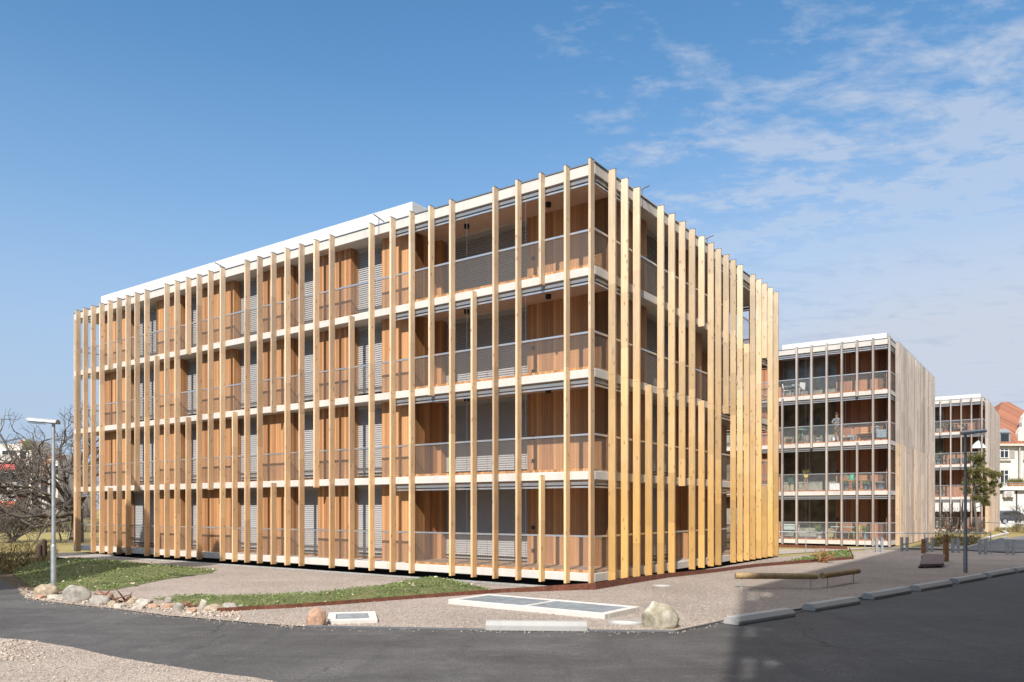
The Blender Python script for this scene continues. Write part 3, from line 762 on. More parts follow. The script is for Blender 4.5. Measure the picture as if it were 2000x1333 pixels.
shaft([(875,1180),(936,1167),(1247,1192),(1181,1210)],.11,2,'long pale concrete light shaft with steel gratings sunk in the gravel')
shaft([(640,1220),(641,1204),(732,1201),(738,1217)],.08,1,'small concrete shaft with one steel grating beside the pink boulder')
def cover(px,py,r,label):
    p=G(px,py); root=empty('manhole_cover',p,0,label,'manhole cover')
    m=MB(); m.lathe([(r,0),(r,.02),(r*.86,.022),(r*.86,.012)],n=32); m.build('ring',M['conc_d'],root)
    m=MB(); m.lathe([(r*.84,0),(r*.84,.016),(.01,.016)],n=32); m.build('lid',M['conc'],root)
cover(1222,1216,.34,'round pale manhole cover in the gravel left of the large boulder')
cover(1293,1144.5,.27,'small round pale manhole cover in front of the right facade')

# ------------------------------------------------------------------ street lamps
def lamp(px,py,h,head_dir,mat,label,base=0):
    p=G(px,py,base); root=empty('street_lamp',p,0,label,'street lamp','street lamps')
    m=MB(); m.tube((0,0,-.1),(0,0,1.25),.068,.066,16); m.tube((0,0,1.25),(0,0,1.30),.066,.052,16,cap=False); m.tube((0,0,1.30),(0,0,h-.05),.052,.042,16)
    m.build('pole',mat,root)
    d=Vector((*head_dir,0)).normalized(); m=MB()
    prof=[(-.15,0),(.15,0),(.14,.07),(.07,.115),(-.07,.115),(-.14,.07)]
    m.extr(prof,Vector((0,0,h-.06))-d*.12,Vector((0,0,h+.0))+d*.64); o=m.build('lamp_head',M['galv_d'],root); bevel(o,.012,2)
    m=MB(); a=Vector((0,0,h-.062))+d*.22; m.bar(a,a+d*.42+Vector((0,0,.03)),.18,.012); m.build('lamp_glass',M['alu'],root)
lamp(104.5,1157.5,4.60,(-1,-.12),M['galv'],'galvanised street lamp with a flat head, standing in the rocks on the left')
lamp(1885.5,1119,4.92,(1,-.3),M['galv_d'],'dark street lamp with a flat head, standing in the gravel on the right')

# ------------------------------------------------------------------ play beams, platform and posts
def beam(a,b,z,r,label,legs):
    A=G(a[0],a[1],z);B=G(b[0],b[1],z); root=empty('play_beam',(A.x,A.y,0),0,label,'balance beam','round timber balance beams')
    o0=Vector((A.x,A.y,0)); m=MB(); m.tube(A-o0,B-o0,r,r*.95,18); o=m.build('log',M['logwood'],root); bevel(o,.015,2)
    for t in legs:
        q=A.lerp(B,t)-o0; m=MB(); m.tube((q.x,q.y,0),(q.x,q.y,z-r*.8),.016,n=8); m.tube((q.x,q.y,0),(q.x,q.y,.012),.07,n=12); m.build('leg',M['galv'],root)
beam((1436,1125),(1597,1126),.35,.088,'longer round timber balance beam on steel legs, seen side on',(.08,.915))
beam((1606,1125),(1676,1115.5),.35,.088,'shorter round timber balance beam on steel legs, running away at an angle',(.14,.86))
p0,p1,p2,p3=G(1796,1102.5,.16),G(1843,1101,.16),G(1846,1083,.42),G(1803,1082,.42)
root=empty('tilting_platform',(p0.x,p0.y,0),0,'brown sloping timber play platform on the gravel with two posts behind','play platform')
o0=Vector((p0.x,p0.y,0)); m=MB(); th=Vector((0,0,.09))
vs=[p-o0 for p in (p0,p1,p2,p3)]; vs=[v-th for v in vs]+vs
m.add(vs,[(3,2,1,0),(4,5,6,7),(0,1,5,4),(1,2,6,5),(2,3,7,6),(3,0,4,7)]); m.build('board',M['board'],root)
for a in (p0.lerp(p1,.12),p0.lerp(p1,.88),p3.lerp(p2,.1),p3.lerp(p2,.9)):
    a=a-o0+Vector((0,.12,0)); m=MB(); m.tube((a.x,a.y,0),(a.x,a.y,a.z-.09),.09,n=10); m.build('foot',M['stump'],root)
for px,py,h,lb in ((1804,1081,.72,'left rusty brown timber post behind the sloping platform'),(1847.5,1097,1.15,'taller right brown timber post beside the sloping platform')):
    p=G(px,py); root=empty('timber_post',p,0,lb,'post'); m=MB(); m.tube((0,0,0),(0,0,h*.74),.115,.11,14); m.tube((0,0,h*.78),(0,0,h),.11,.105,14); m.build('post',M['postwood'],root)
    m=MB(); m.tube((0,0,h*.74),(0,0,h*.78),.10,.10,14); m.build('band',M['corten'],root)
def bikepost(px,py,h,label,pair=True):
    p=G(px,py); root=empty('bicycle_stand',p,0,label,'bicycle stand','galvanised bicycle stands')
    for s in ((-1,1) if pair else (0,)):
        m=MB(); m.box(s*.14-.06,s*.14+.06,-.02,.02,0,h); m.box(s*.14-.06,s*.14-.045,.02,.09,0,h);
        m.build('post',M['galv'],root)
    m=MB(); m.box(-.08,.08,-.035,-.02,h*.48,h*.56); m.build('tie_plate',M['galv'],root)
for px,py,lb,pr in ((1718,1078.5,'leftmost galvanised bicycle stand, in the sun before the grey building',1),(1767,1077,'second galvanised bicycle stand, at the corner of the grey building',1),
    (1816,1078,'third galvanised bicycle stand, right behind the sloping platform',1),(1867,1080,'galvanised bicycle stand just left of the right lamp post',1),
    (1920,1083,'galvanised bicycle stand just right of the right lamp post',1),(1974,1083.5,'rightmost galvanised bicycle stand near the picture edge',1)):
    bikepost(px,py,.74,lb,pr)
# guard rail on slim posts in front of the grey building
pts=[(1505,1078.5,1.05),(1574,1080.5,1.05),(1689.5,1075,.95),(1806,1075,.92),(1935,1083,1.03)]
root=empty('guard_railing',G(1505,1078.5),0,'slim galvanised guard railing crossing in front of the grey building','railing'); o0=root.location.copy()
P=[(G(x,y),h) for x,y,h in pts]
m=MB()
for (a,h),(b,k) in zip(P,P[1:]): m.tube(a-o0+Vector((0,0,h)),b-o0+Vector((0,0,k)),.024,n=8)
m.build('handrail',M['galv'],root)
for a,h in P: m=MB(); m.tube(a-o0,a-o0+Vector((0,0,h)),.022,n=8); m.build('post',M['galv'],root)
pts=[(1818,1040,1.0),(1905,1041,1.0),(1965,1045.5,1.0),(2050,1047,1.0)]
root=empty('guard_railing',G(1818,1040),0,'second galvanised guard railing farther back, before the planted bank on the right','railing'); o0=root.location.copy()
P=[(G(x,y),h) for x,y,h in pts]; m=MB()
for (a,h),(b,k) in zip(P,P[1:]): m.tube(a-o0+Vector((0,0,h)),b-o0+Vector((0,0,k)),.03,n=8)
m.build('handrail',M['galv'],root)
for a,h in P: m=MB(); m.tube(a-o0,a-o0+Vector((0,0,h)),.03,n=8); m.build('post',M['galv'],root)
# ------------------------------------------------------------------ trees and shrubs
def branches(m,p,d,r,ln,depth,rnd,spread=.6,up=.12,tips=None,nb=(2,3),seg=3,minr=.006,bend=.22):
    q=p.copy();dd=d.normalized()
    for i in range(seg):
        dd=(dd+Vector((rnd.gauss(0,bend),rnd.gauss(0,bend),rnd.gauss(0,bend)+up*.5))).normalized()
        e=q+dd*(ln/seg); r1=max(minr,r*(1-.22*(i+1)/seg))
        m.tube(q,e,max(minr,r*(1-.22*i/seg)),r1,6 if r>.05 else 4,cap=False)
        q=e
        if depth>0 and i<seg-1 and rnd.random()<.55:
            sd=(dd+Vector((rnd.gauss(0,spread),rnd.gauss(0,spread),rnd.gauss(0,spread)+up))).normalized()
            branches(m,q,sd,r*.5,ln*rnd.uniform(.55,.8),depth-1,rnd,spread,up,tips,nb,seg,minr,bend)
    if depth>0:
        for _ in range(rnd.randint(*nb)):
            sd=(dd+Vector((rnd.gauss(0,spread),rnd.gauss(0,spread),rnd.gauss(0,spread)+up))).normalized()
            branches(m,q,sd,r*rnd.uniform(.55,.72),ln*rnd.uniform(.6,.85),depth-1,rnd,spread,up,tips,nb,seg,minr,bend)
    elif tips is not None: tips.append(q)
# broad bare tree behind the left end
rnd=random.Random(5)
TP=Vector((-29.0,52,0))
root=empty('bare_tree',TP,0,'broad bare winter tree with crooked dark limbs behind the left end of the blond building','tree')
m=MB(); m.tube((0,0,-.1),(.1,0,.9),.5,.38,10); m.tube((.1,0,.9),(0,.1,2.2),.38,.36,10); o=m.build('trunk',M['twig'],root,fix=False)
m=MB()
for az,el,ln,r in ((185,14,2.9,.17),(170,30,2.9,.16),(205,45,2.6,.16),(150,60,2.4,.14),(90,55,2.4,.12),(20,35,2.5,.14),(-10,60,2.4,.14),(250,25,2.5,.13),(180,68,2.5,.13),(192,3,2.8,.12),(160,8,2.9,.12),(215,20,2.7,.12)):
    a=R(az);e=R(el); d=Vector((math.cos(a)*math.cos(e),math.sin(a)*math.cos(e),math.sin(e)))
    branches(m,Vector((0,.1,rnd.uniform(1.6,2.3))),d,r,ln,5,rnd,.6,.07,None,(2,2),3,.008,.27)
m.build('crown',M['twig'],root,fix=False)
# bare shrub, far left
def shrub(px,py,h,w,label,mat,seed,depth=3,n=14):
    rr=random.Random(seed); p=G(px,py); root=None; m=MB()
    for i in range(n):
        a=rr.uniform(0,6.28); d=Vector((math.cos(a)*w,math.sin(a)*w,1)).normalized()
        branches(m,Vector((rr.gauss(0,.12),rr.gauss(0,.12),0)),d,.03,h*.42,depth,rr,.45,.05,None,(2,3),3,.007,.2)
    o=m.build('shrub',mat,fix=False); o.location=p; return tag(o,label,'shrub')
shrub(22,1058,2.5,.9,'dense brown leafless shrub at the left edge of the picture',M['twig'],3,3,15)
shrub(-30,1062,2.4,.9,'brown leafless shrub cut by the left edge of the picture',M['twig'],8,3,12)
for i,(px,py,h,lb) in enumerate(((1606,1099,.75,'small bare tied shrub in the right green bed'),(1852,1042,2.6,'tall thin leafless shrub left of the pine'),(1990,1040,3.0,'leafless shrub by the white annex at the right edge'))):
    shrub(px,py,h,.3 if i else .45,lb,M['postwood'] if i==0 else M['twig'],20+i,2 if i else 2,9 if i else 5)
for px,py,h,lb in ((76,1093.5,.62,'left dark broken tree stump in the dry bed'),(85,1092,.82,'taller right dark tree stump in the dry bed')):
    m=MB(); m.tube((0,0,-.05),(.02,0,h),.15,.12,9); m.tube((.02,0,h),(.06,0,h+.05),.12,.05,9); o=m.build('tree_stump',M['stump']); o.location=G(px,py); tag(o,lb,'stump')
# tall grass hedge across the lawn and a thin wire fence in front of it
hg=MB()
for _ in range(15000):
    x=rnd.uniform(-52,-26);y=rnd.uniform(73,76.5);s=rnd.uniform(.5,1.45);a=rnd.uniform(0,6.28);el=rnd.uniform(.9,1.5)
    d=Vector((math.cos(a)*math.cos(el),math.sin(a)*math.cos(el),math.sin(el)))*s;w=Vector((1,0,0))*s*.05
    b=Vector((x,y,0)); hg.add([b-w,b+w,b+d],[(0,1,2)])
tag(hg.build('grass_hedge',M['straw'],fix=False),'band of tall yellow green reeds across the far left lawn','hedge')
bh=MB(); rr=random.Random(31)
for i in range(120):
    a=rr.uniform(0,6.28);branches(bh,Vector((rr.uniform(-58,-24),rr.uniform(79,84),0)),Vector((math.cos(a)*.4,math.sin(a)*.4,1)),.05,1.5,2,rr,.4,.1,None,(2,3),2,.018,.2)
tag(bh.build('thicket',M['twig'],fix=False),'brown leafless thicket behind the reed band on the left','thicket',kind='stuff')
root=empty('wire_fence',Vector((-45,68,0)),0,'thin grey wire fence on slim posts crossing the lawn at far left','fence')
for i in range(7):
    m=MB(); m.tube((i*4.2-4,0,0),(i*4.2-4,0,1.25),.03,n=6); m.build('post',M['galv'],root)
m=MB()
for z in (.15,.45,.75,1.0,1.2): m.bar((-4,0,z),(21.2,0,z),.012,.012)
m.build('wire',M['galv'],root)

# pine on the right
rnd=random.Random(9)
PP=G(1914,1046); root=empty('pine_tree',PP,0,'open crooked pine with yellow green needles in front of the farthest finned building','tree')
m=MB(); pts=[Vector((-.2,0,0)),Vector((-.35,0,1.6)),Vector((-.5,.1,3.2)),Vector((-.45,0,4.6)),Vector((-.3,0,6.2)),Vector((-.2,0,7.0))]
for i,(a,b) in enumerate(zip(pts,pts[1:])): m.tube(a,b,.13-.02*i,.11-.02*i,9,cap=False)
m.build('trunk',M['twig'],root,fix=False)
m=MB(); nd=MB()
sc=F/PP.y
blobs=[(-.75,6.4,.55),(-.1,6.5,.6),(.1,5.9,.6),(-1.0,5.4,.55),(-.3,5.2,.7),(.5,5.1,.6),(1.2,4.9,.55),(-1.2,4.4,.5),(-.2,4.3,.7),(.7,4.3,.65),(1.35,4.2,.45),(-1.3,3.7,.4),(.0,3.6,.6),(.8,3.6,.6),(.3,3.0,.5),(.7,2.6,.4),(-.4,3.1,.35)]
for bx_,bz,br in blobs:
    bx_*=.85; br*=.85; c=Vector((bx_,rnd.uniform(-.6,.6),bz)); k=Vector((-.4,0,bz-.3)); m.tube(k,c,.04,.015,5,cap=False)
    for _ in range(15):
        dd=Vector((rnd.gauss(0,1),rnd.gauss(0,1),rnd.gauss(0,.7)+.2)); dd=dd/dd.length*br*rnd.uniform(.3,1)
        t=c+dd; m.tube(c,t,.012,.006,4,cap=False)
        for _ in range(36):
            e=(dd.normalized()*.8+Vector((rnd.gauss(0,.6),rnd.gauss(0,.6),rnd.gauss(0,.6)+.2))).normalized()*rnd.uniform(.12,.26)
            w=e.cross(Vector((rnd.random(),rnd.random(),rnd.random()))).normalized()*.026
            b=t+Vector((rnd.gauss(0,.06),rnd.gauss(0,.06),rnd.gauss(0,.06))); nd.add([b-w,b+w,b+e],[(0,1,2)])
m.build('branches',M['twig'],root,fix=False); nd.build('crown',M['needle'],root,fix=False)
# trees beside the camera, out of frame on the left, that shade the garden
def leafy(p,h,r,label,seed,pw=2.2):
    rr=random.Random(seed); root=empty('evergreen_tree',p,0,label,'tree','evergreens shading the left garden')
    m=MB(); m.tube((0,0,-.1),(0,0,h*.8),.22,.06,10); m.build('trunk',M['twig'],root,fix=False); lv=MB()
    for _ in range(12000):
        z=rr.random(); a=rr.uniform(0,6.28); rad=r*(1-z**pw)**.7*(.45+.55*rr.random())*(1+.2*math.sin(a*3+z*9))
        c=Vector((rad*math.cos(a),rad*math.sin(a),h*(.08+.92*z))); s=rr.uniform(.12,.26)
        u=Vector((rr.gauss(0,1),rr.gauss(0,1),rr.gauss(0,1))).normalized()*s; w=u.cross(Vector((rr.random(),rr.random(),1))).normalized()*s*.6
        lv.add([c-u,c+w,c+u,c-w],[(0,1,2,3)])
    lv.build('crown',M['needle'],root,fix=False)
SUN=Vector((.30,.954,0)).normalized()
leafy(Vector((-16.9,20.2,0)),12.7,2.1,'dense evergreen nearest the asphalt, shading the green mound at left',1)
leafy(Vector((-20.9,25.6,0)),12.9,2.5,'broad dense evergreen beyond the left edge, its tip shading the left fins',2,1.6)
leafy(Vector((-25.2,28.6,0)),11.2,2.6,'evergreen farthest to the left, by the brown shrub',3,1.6)
leafy(Vector((-21.2,19.3,0)),11.5,2.4,'dense evergreen behind the one nearest the asphalt, on the left',4)

# ------------------------------------------------------------------ buildings far left
root=empty('terraced_building',Vector((-62,96,0)),0,'stepped apartment house with red and orange awnings behind the bare tree','house')
s=F/96
def hz(y): return EYE+(HZ-y)/s
def xx(x): return (x-1000)/s+62
m=MB()
m.box(-14,xx(62),0,9,-1,hz(880)); m.box(-14,xx(38),1,9,hz(880),hz(866)); m.box(xx(17),xx(33),2,7,hz(866),hz(857)); m.box(xx(33),xx(46),1.5,5,hz(880),hz(870))
m.box(xx(62),xx(104),1,10,-1,hz(897)); m.build('wall',M['cream'],root)
m=MB(); m.box(xx(66),xx(98),.9,1.0,hz(950),hz(898)); m.box(xx(55),xx(73),3,6,hz(897),hz(884)); m.box(xx(17)-.01,xx(33)+.01,1.95,2,hz(866),hz(858)); m.build('brick_wall',M['brick'],root)
for y0,y1 in ((905,884),(925,908),(958,946),(982,970)):
    m=MB(); m.box(-14,xx(48),-1.6,-.05,hz(y0),hz(y0)+.18); m.box(-14,xx(48),-1.6,-1.5,hz(y0)+.18,hz(y0)+.95); m.build('balcony',M['shutter'],root)
for y0,mt in ((912,'awnred'),(982,'awnorange')):
    m=MB(); m.add([(-14,-.1,hz(y0)+.8),(xx(48),-.1,hz(y0)+.8),(xx(48),-1.9,hz(y0)),(-14,-1.9,hz(y0)),(-14,-1.9,hz(y0)-.5),(xx(48),-1.9,hz(y0)-.5)],[(0,1,2,3),(3,2,5,4)]); m.build('awning',M[mt],root,fix=False)
for px,py in ((5,896),(20,896),(40,896),(5,936),(22,936),(40,936),(5,962),(24,962),(43,962),(72,962),(75,942),(88,962),(80,925),(94,925)):
    m=MB(); yy=.85 if px>62 else -.06
    m.box(xx(px),xx(px)+.7,yy,yy+.04,hz(py),hz(py)+.95); m.build('window',M['glass'],root)
m=MB(); m.box(xx(68),xx(72),.8,.99,hz(1010),hz(905)); m.box(xx(86),xx(90),.8,.95,hz(1010),hz(905)); m.build('downpipe',M['shutter'],root)
m=MB(); m.lathe([(.5,0),(.75,.5),(.6,1.1),(.1,1.5)],(xx(44),1.2,hz(880)),12); o=m.build('potted_bush',M['turf']); o.parent=None; o.location=(-62,96,0); tag(o,'round clipped bush on the terrace of the stepped house','shrub')
root=empty('low_brick_house',Vector((-52,112,0)),0,'low brick house glimpsed through the bare tree twigs','house')
m=MB(); m.box(-3,9,0,8,-1,7.4); m.build('wall',M['brick'],root)
m=MB(); m.add([(-3.4,-.4,7.4),(9.4,-.4,7.4),(9.4,4,9.6),(-3.4,4,9.6),(9.4,8.4,7.4),(-3.4,8.4,7.4)],[(0,1,2,3),(3,2,4,5),(1,4,2),(0,3,5)]); m.build('roof',M['tile'],root)
for x in (-1,2,5): m=MB(); m.box(x,x+1,-.05,0,4,5.5); m.build('window',M['glass'],root)

# ------------------------------------------------------------------ old house, annex and car at far right
Y0=100.0; s=F/Y0
root=empty('old_house',Vector((0,Y0,0)),0,'cream old house with red tiled mansard roof, dormer and curved gable at the right edge','house')
X=lambda px:(px-1000)/s
Z=lambda py:EYE+(HZ-py)/s
xl,xr_=X(1938),X(2065)
m=MB(); m.box(xl,xr_,0,12,-.5,Z(872))
gx=[(1986,868),(1986,848),(1990,838),(1994,834),(1993,826),(1996,815),(2003,806),(2012,800),(2022,806),(2030,815),(2033,826),(2032,834),(2036,838),(2040,848),(2040,868)]
n=len(gx); vs=[(X(a),-.25,Z(b)) for a,b in gx]+[(X(a),.35,Z(b)) for a,b in gx]
m.add(vs,[tuple(range(n)),tuple(range(2*n-1,n-1,-1))]+[(i,n+i,n+(i+1)%n,(i+1)%n) for i in range(n)]); m.build('wall',M['cream'],root)
m=MB(); e=.5
m.add([(xl-e,-e,Z(868)),(xr_+e,-e,Z(868)),(xr_+e,.7,Z(838)),(xl-e+.8,.7,Z(838)),(xl+4.4,5,Z(775)),(xr_-3,5,Z(775)),(xr_+e,12.5,Z(868)),(xl-e,12.5,Z(868)),(xr_+e,11,Z(838)),(xl-e+.8,11,Z(838))],
      [(0,1,2,3),(3,2,5,4),(6,7,9,8),(8,9,4,5),(0,3,9,7),(3,4,9),(1,6,8,2),(2,8,5)]); m.build('roof',M['tile'],root)
m=MB(); m.box(xl-e-.1,xr_+e+.1,-e-.15,-.26,Z(872.5),Z(868)); m.box(xl-.05,xr_,-.25,-.02,Z(878),Z(873)); o=m.build('cornice',M['stonetrim'],root); bevel(o,.06,2)
m=MB(); m.box(X(1948),X(1970),-.32,1.4,Z(866),Z(846)); m.add([(X(1946),-.5,Z(846)),(X(1972),-.5,Z(846)),(X(1959),-.5,Z(838)),(X(1946),1.6,Z(846)),(X(1972),1.6,Z(846)),(X(1959),1.6,Z(838))],[(0,1,2),(5,4,3),(0,2,5,3),(1,4,5,2)])
d=m.build('dormer',M['galv'],root); m=MB(); m.box(X(1951.5),X(1967),-.36,-.325,Z(863),Z(848)); m.build('window_pane',M['glass'],d)
def hwin(x0,y0,x1,y1,shut=True):
    m=MB(); m.box(X(x0)-.18,X(x1)+.18,-.10,-.004,Z(y1)-.15,Z(y0)+.2); w=m.build('window',M['stonetrim'],root)
    m=MB(); m.box(X(x0),X(x1),-.16,-.104,Z(y1),Z(y0)); m.build('pane',M['glass'],w)
    m=MB(); t=.09
    m.box(X(x0),X(x0)+t,-.21,-.164,Z(y1),Z(y0)); m.box(X(x1)-t,X(x1),-.21,-.164,Z(y1),Z(y0)); m.box((X(x0)+X(x1))/2-t/2,(X(x0)+X(x1))/2+t/2,-.21,-.164,Z(y1),Z(y0))
    m.box(X(x0)+t,X(x1)-t,-.215,-.166,Z(y0)-t,Z(y0)); zt=Z(y0)-.6; m.box(X(x0)+t,X(x1)-t,-.215,-.166,zt-t,zt); m.box(X(x0)+t,X(x1)-t,-.215,-.166,Z(y1),Z(y1)+t)
    m.build('frame',M['white'],w)
    m=MB(); m.box(X(x0)-.3,X(x1)+.3,-.32,-.004,Z(y1)-.32,Z(y1)-.17); m.build('sill',M['stonetrim'],w)
    if shut:
        m=MB(); m.box(X(x1)+.22,X(x1)+.85,-.09,-.01,Z(y1),Z(y0))
        for i in range(12): z=Z(y1)+.1+i*(Z(y0)-Z(y1)-.2)/12; m.box(X(x1)+.30,X(x1)+.77,-.12,-.092,z,z+.07)
        m.build('shutter',M['shutter'],root)
hwin(1951,871,1968.5,895.5); hwin(1951,918,1968.5,946,False); hwin(2002,871,2019,895.5); hwin(2002,918,2019,946,False)
m=MB(); m.tube((X(1988),-.35,.5),(X(1988),-.35,Z(873)),.10,n=8); m.build('downpipe',M['shutter'],root)
# white annex
Y1=93.0; s1=F/Y1; X1=lambda px:(px-1000)/s1; Z1=lambda py:EYE+(HZ-py)/s1
root=empty('flat_roof_annex',Vector((0,Y1,0)),0,'low white flat roofed annex in front of the old house','annex')
m=MB(); m.box(X1(1930),X1(2070),0,5.5,-.5,Z1(957)); m.build('wall',M['white'],root)
m=MB(); m.box(X1(1930),X1(2070),-.5,-.004,Z1(958),Z1(950.5)); m.box(X1(1930),X1(2070),-.004,5.7,Z1(957)+.003,Z1(950.5)); m.build('roof_slab',M['white'],root)
m=MB()
for z in (947,943): m.bar((X1(1930),-.4,Z1(z)),(X1(2070),-.4,Z1(z)),.04,.04)
for px in range(1945,2060,14): m.bar((X1(px),-.4,Z1(950.5)),(X1(px),-.4,Z1(943)),.04,.04)
m.build('roof_railing',M['alu'],root)
m=MB(); m.tube((X1(1985),-.06,-.2),(X1(1985),-.06,Z1(958)),.07,n=8); m.build('downpipe',M['stump'],root)
p=Vector((X1(1957),Y1-.5,Z1(972))); root=empty('air_conditioner',p,0,'beige air conditioning unit hung on the white annex wall','air conditioner')
w=X1(1976)-X1(1957); h=Z1(960)-Z1(972)
m=MB(); m.box(0,w,0,.42,0,h); o=m.build('casing',M['cream'],root); bevel(o,.03,2)
m=MB(); m.lathe([(.38,-.02),(.38,.0),(.30,.012),(.05,.02)],n=20); o=m.build('fan_grille',M['shutter'],root); o.rotation_euler=(R(90),0,0); o.location=(w*.42,-.01,h*.52)
m=MB(); m.box(.1,.16,0,.5,-.08,-.004); m.box(w-.16,w-.1,0,.5,-.08,-.004); m.build('bracket',M['galv_d'],root)
rr=random.Random(4); 
for px,wd,lb in ((1982,.8,'rust coloured plant trough on the annex roof'),(1996,.8,'second plant trough with green plants on the annex roof')):
    root=empty('plant_trough',(X1(px)-.4,Y1+.3,Z1(950.5)),0,lb,'planter')
    m=MB(); m.add([(0,0,0),(wd,0,0),(wd,.4,0),(0,.4,0),(-.08,-.05,.4),(wd+.08,-.05,.4),(wd+.08,.45,.4),(-.08,.45,.4)],[(3,2,1,0),(4,5,6,7),(0,1,5,4),(1,2,6,5),(2,3,7,6),(3,0,4,7)]); m.build('trough',M['postwood'],root)
    m=MB()
    for _ in range(160):
        b=Vector((rr.uniform(0,wd),rr.uniform(0,.4),.35)); e=Vector((rr.gauss(0,.25),rr.gauss(0,.2),rr.uniform(.2,.8))); w_=Vector((.05,0,.02)); m.add([b-w_,b+w_,b+e],[(0,1,2)])
    m.build('plant',M['needle'],root,fix=False)
# parked car, mostly hidden
M['carpaint']=m_plain('car_paint',(.10,.115,.145),.25,.4,.02,2)
cp=Vector(((1948-1000)/F*84,84,.55)); root=empty('parked_car',cp,R(-8),'grey parked hatchback seen from its rear quarter beside the white annex','car')
prof=[(0.05,.35),(0,.62),(.06,.95),(.42,1.34),(.62,1.45),(2.0,1.47),(2.75,1.05),(3.9,.92),(4.2,.72),(4.22,.35)]
m=MB(); n=len(prof); ys=[(-.0,.9),(.12,1.0),(1.58,1.0),(1.7,.9)]
vs=[]
for y,k in ys:
    for x,z in prof: vs.append((2.1+(x-2.1)*(1 if k==1 else .97),y,.35+(z-.35)*(1 if k==1 or z<.96 else .93)))
fs=[]
for j in range(3):
    for i in range(n): fs.append((j*n+i,j*n+(i+1)%n,(j+1)*n+(i+1)%n,(j+1)*n+i))
fs+=[tuple(range(n-1,-1,-1)),tuple(range(3*n,4*n))]
m.add(vs,fs,0,True); o=m.build('body',M['carpaint'],root); o.modifiers.new('edge','EDGE_SPLIT').split_angle=R(35)
m=MB(); m.add([(.50,-.012,.98),(.72,-.012,1.33),(1.9,-.012,1.36),(2.5,-.012,1.02)],[(0,1,2,3)]); m.build('side_window',M['glass'],root,fix=False)
for x in (.75,3.35):
    m=MB(); m.tube((x,-.03,.32),(x,.18,.32),.33,n=20); w=m.build('wheel',M['black'],root); m=MB(); m.tube((x,-.04,.32),(x,-.031,.32),.2,n=16); m.build('rim',M['alu'],w)
m=MB(); m.box(-.02,.10,-.015,.25,.72,.92); m.build('tail_light',M['awnred'],root)
m=MB(); m.box(-.03,.02,.05,1.65,.33,.5); m.build('bumper',M['black'],root)
sheet('grass_bank',[Vector((46,86,0)),Vector((80,86,0)),Vector((80,72,0)),G(1968,1041.5),G(1930,1032)],.012,M['lawn'])
m=MB()
for _ in range(2600):
    x=rr.uniform(47,62);y=rr.uniform(70,80); 
    if x<y*.612+.2: continue
    b=Vector((x,y,.01));sz=rr.uniform(.3,1.1 if x>y*.64 else .5);e=Vector((rr.gauss(0,.35)*sz,rr.gauss(0,.3)*sz,sz)); w_=Vector((.04,0,0)); m.add([b-w_,b+w_,b+e],[(0,1,2)])
tag(m.build('dry_grass',M['straw'],fix=False),'tall dry grass on the bank below the white annex','grass',kind='stuff')

# ------------------------------------------------------------------ tall block behind the camera that shades the right half
H=25.4; P0=Vector((6.5,22.1,0))-SUN*30.0
root=empty('apartment_tower',(P0.x,P0.y,0),ROT,'tall plain apartment block close behind the camera on the right, outside the picture','apartment building')
m=MB(); m.box(4.3,46,-14,-.4,-.3,H); m.box(0,4.3,-14,-1.5,-.3,H); m.build('wall',M['cream'],root)
m=MB()
for z in (H,22.3,19.7,16.9,14.4,11.6,8.7,5.8,2.9): m.box(0,4.3,-1.5,0,z-.3,z)
m.build('balcony_slab',M['conc'],root)
m=MB(); m.box(0,.42,-.12,-.003,0,H-.3); m.box(1.15,1.44,-.12,-.003,0,H-.3); m.box(2.3,3.5,-.1,-.003,0,H-.3); m.box(.5,4.3,-.09,-.02,19.75,21.95); m.box(.5,2.15,-.09,-.02,16.95,17.5)
m.build('balcony_screen',M['fin_grey'],root)
i=0
x=4.6
while x<45.8:
    m=MB(); m.box(x,x+.32,-.396,.12,0,H+.12); m.build('timber_fin',M['fin_grey'],root); x+=.95
for k in range(8):
    for j in range(9):
        m=MB(); m.box(5.6+j*4.4,7.6+j*4.4,-.39,-.35,1+2.9*k,2.6+2.9*k); m.build('window',M['glass'],root)
# ------------------------------------------------------------------ things standing on the neighbours' balconies
def on(C,px,depth,k,dz=-.05):
    """point on storey k's deck at picture column px, depth m behind the railing line"""
    u=px_u(C,px,depth); p=Vector(C)+AV*depth+AU*u; p.z=ZT[k]+dz+.066; return p
PC={}
def pc(name,c,rough=.6):
    if name not in PC: PC[name]=m_plain(name,c,rough,0,.1,6)
    return PC[name]
def pot(C,px,d,k,r,h,mat,label,plant=None,ph=.5,cat='flower pot'):
    root=empty('flower_pot',on(C,px,d,k),0,label,cat)
    m=MB(); m.lathe([(r*.7,0),(r,h*.9),(r*1.06,h*.9),(r*1.06,h),(r*.9,h),(r*.88,h*.85),(.01,h*.85)],n=14); m.build('pot',mat,root)
    if plant:
        rr=random.Random(int(px*7)); m=MB()
        for _ in range(60):
            b=Vector((rr.gauss(0,r*.3),rr.gauss(0,r*.3),h*.85)); e=Vector((rr.gauss(0,.16),rr.gauss(0,.16),rr.uniform(.2,1)*ph)); w=Vector((.03,.02,.01)); m.add([b-w,b+e*.5+w,b+e,b+e*.5-w],[(0,1,2,3)])
        m.build('plant',plant,root,fix=False)
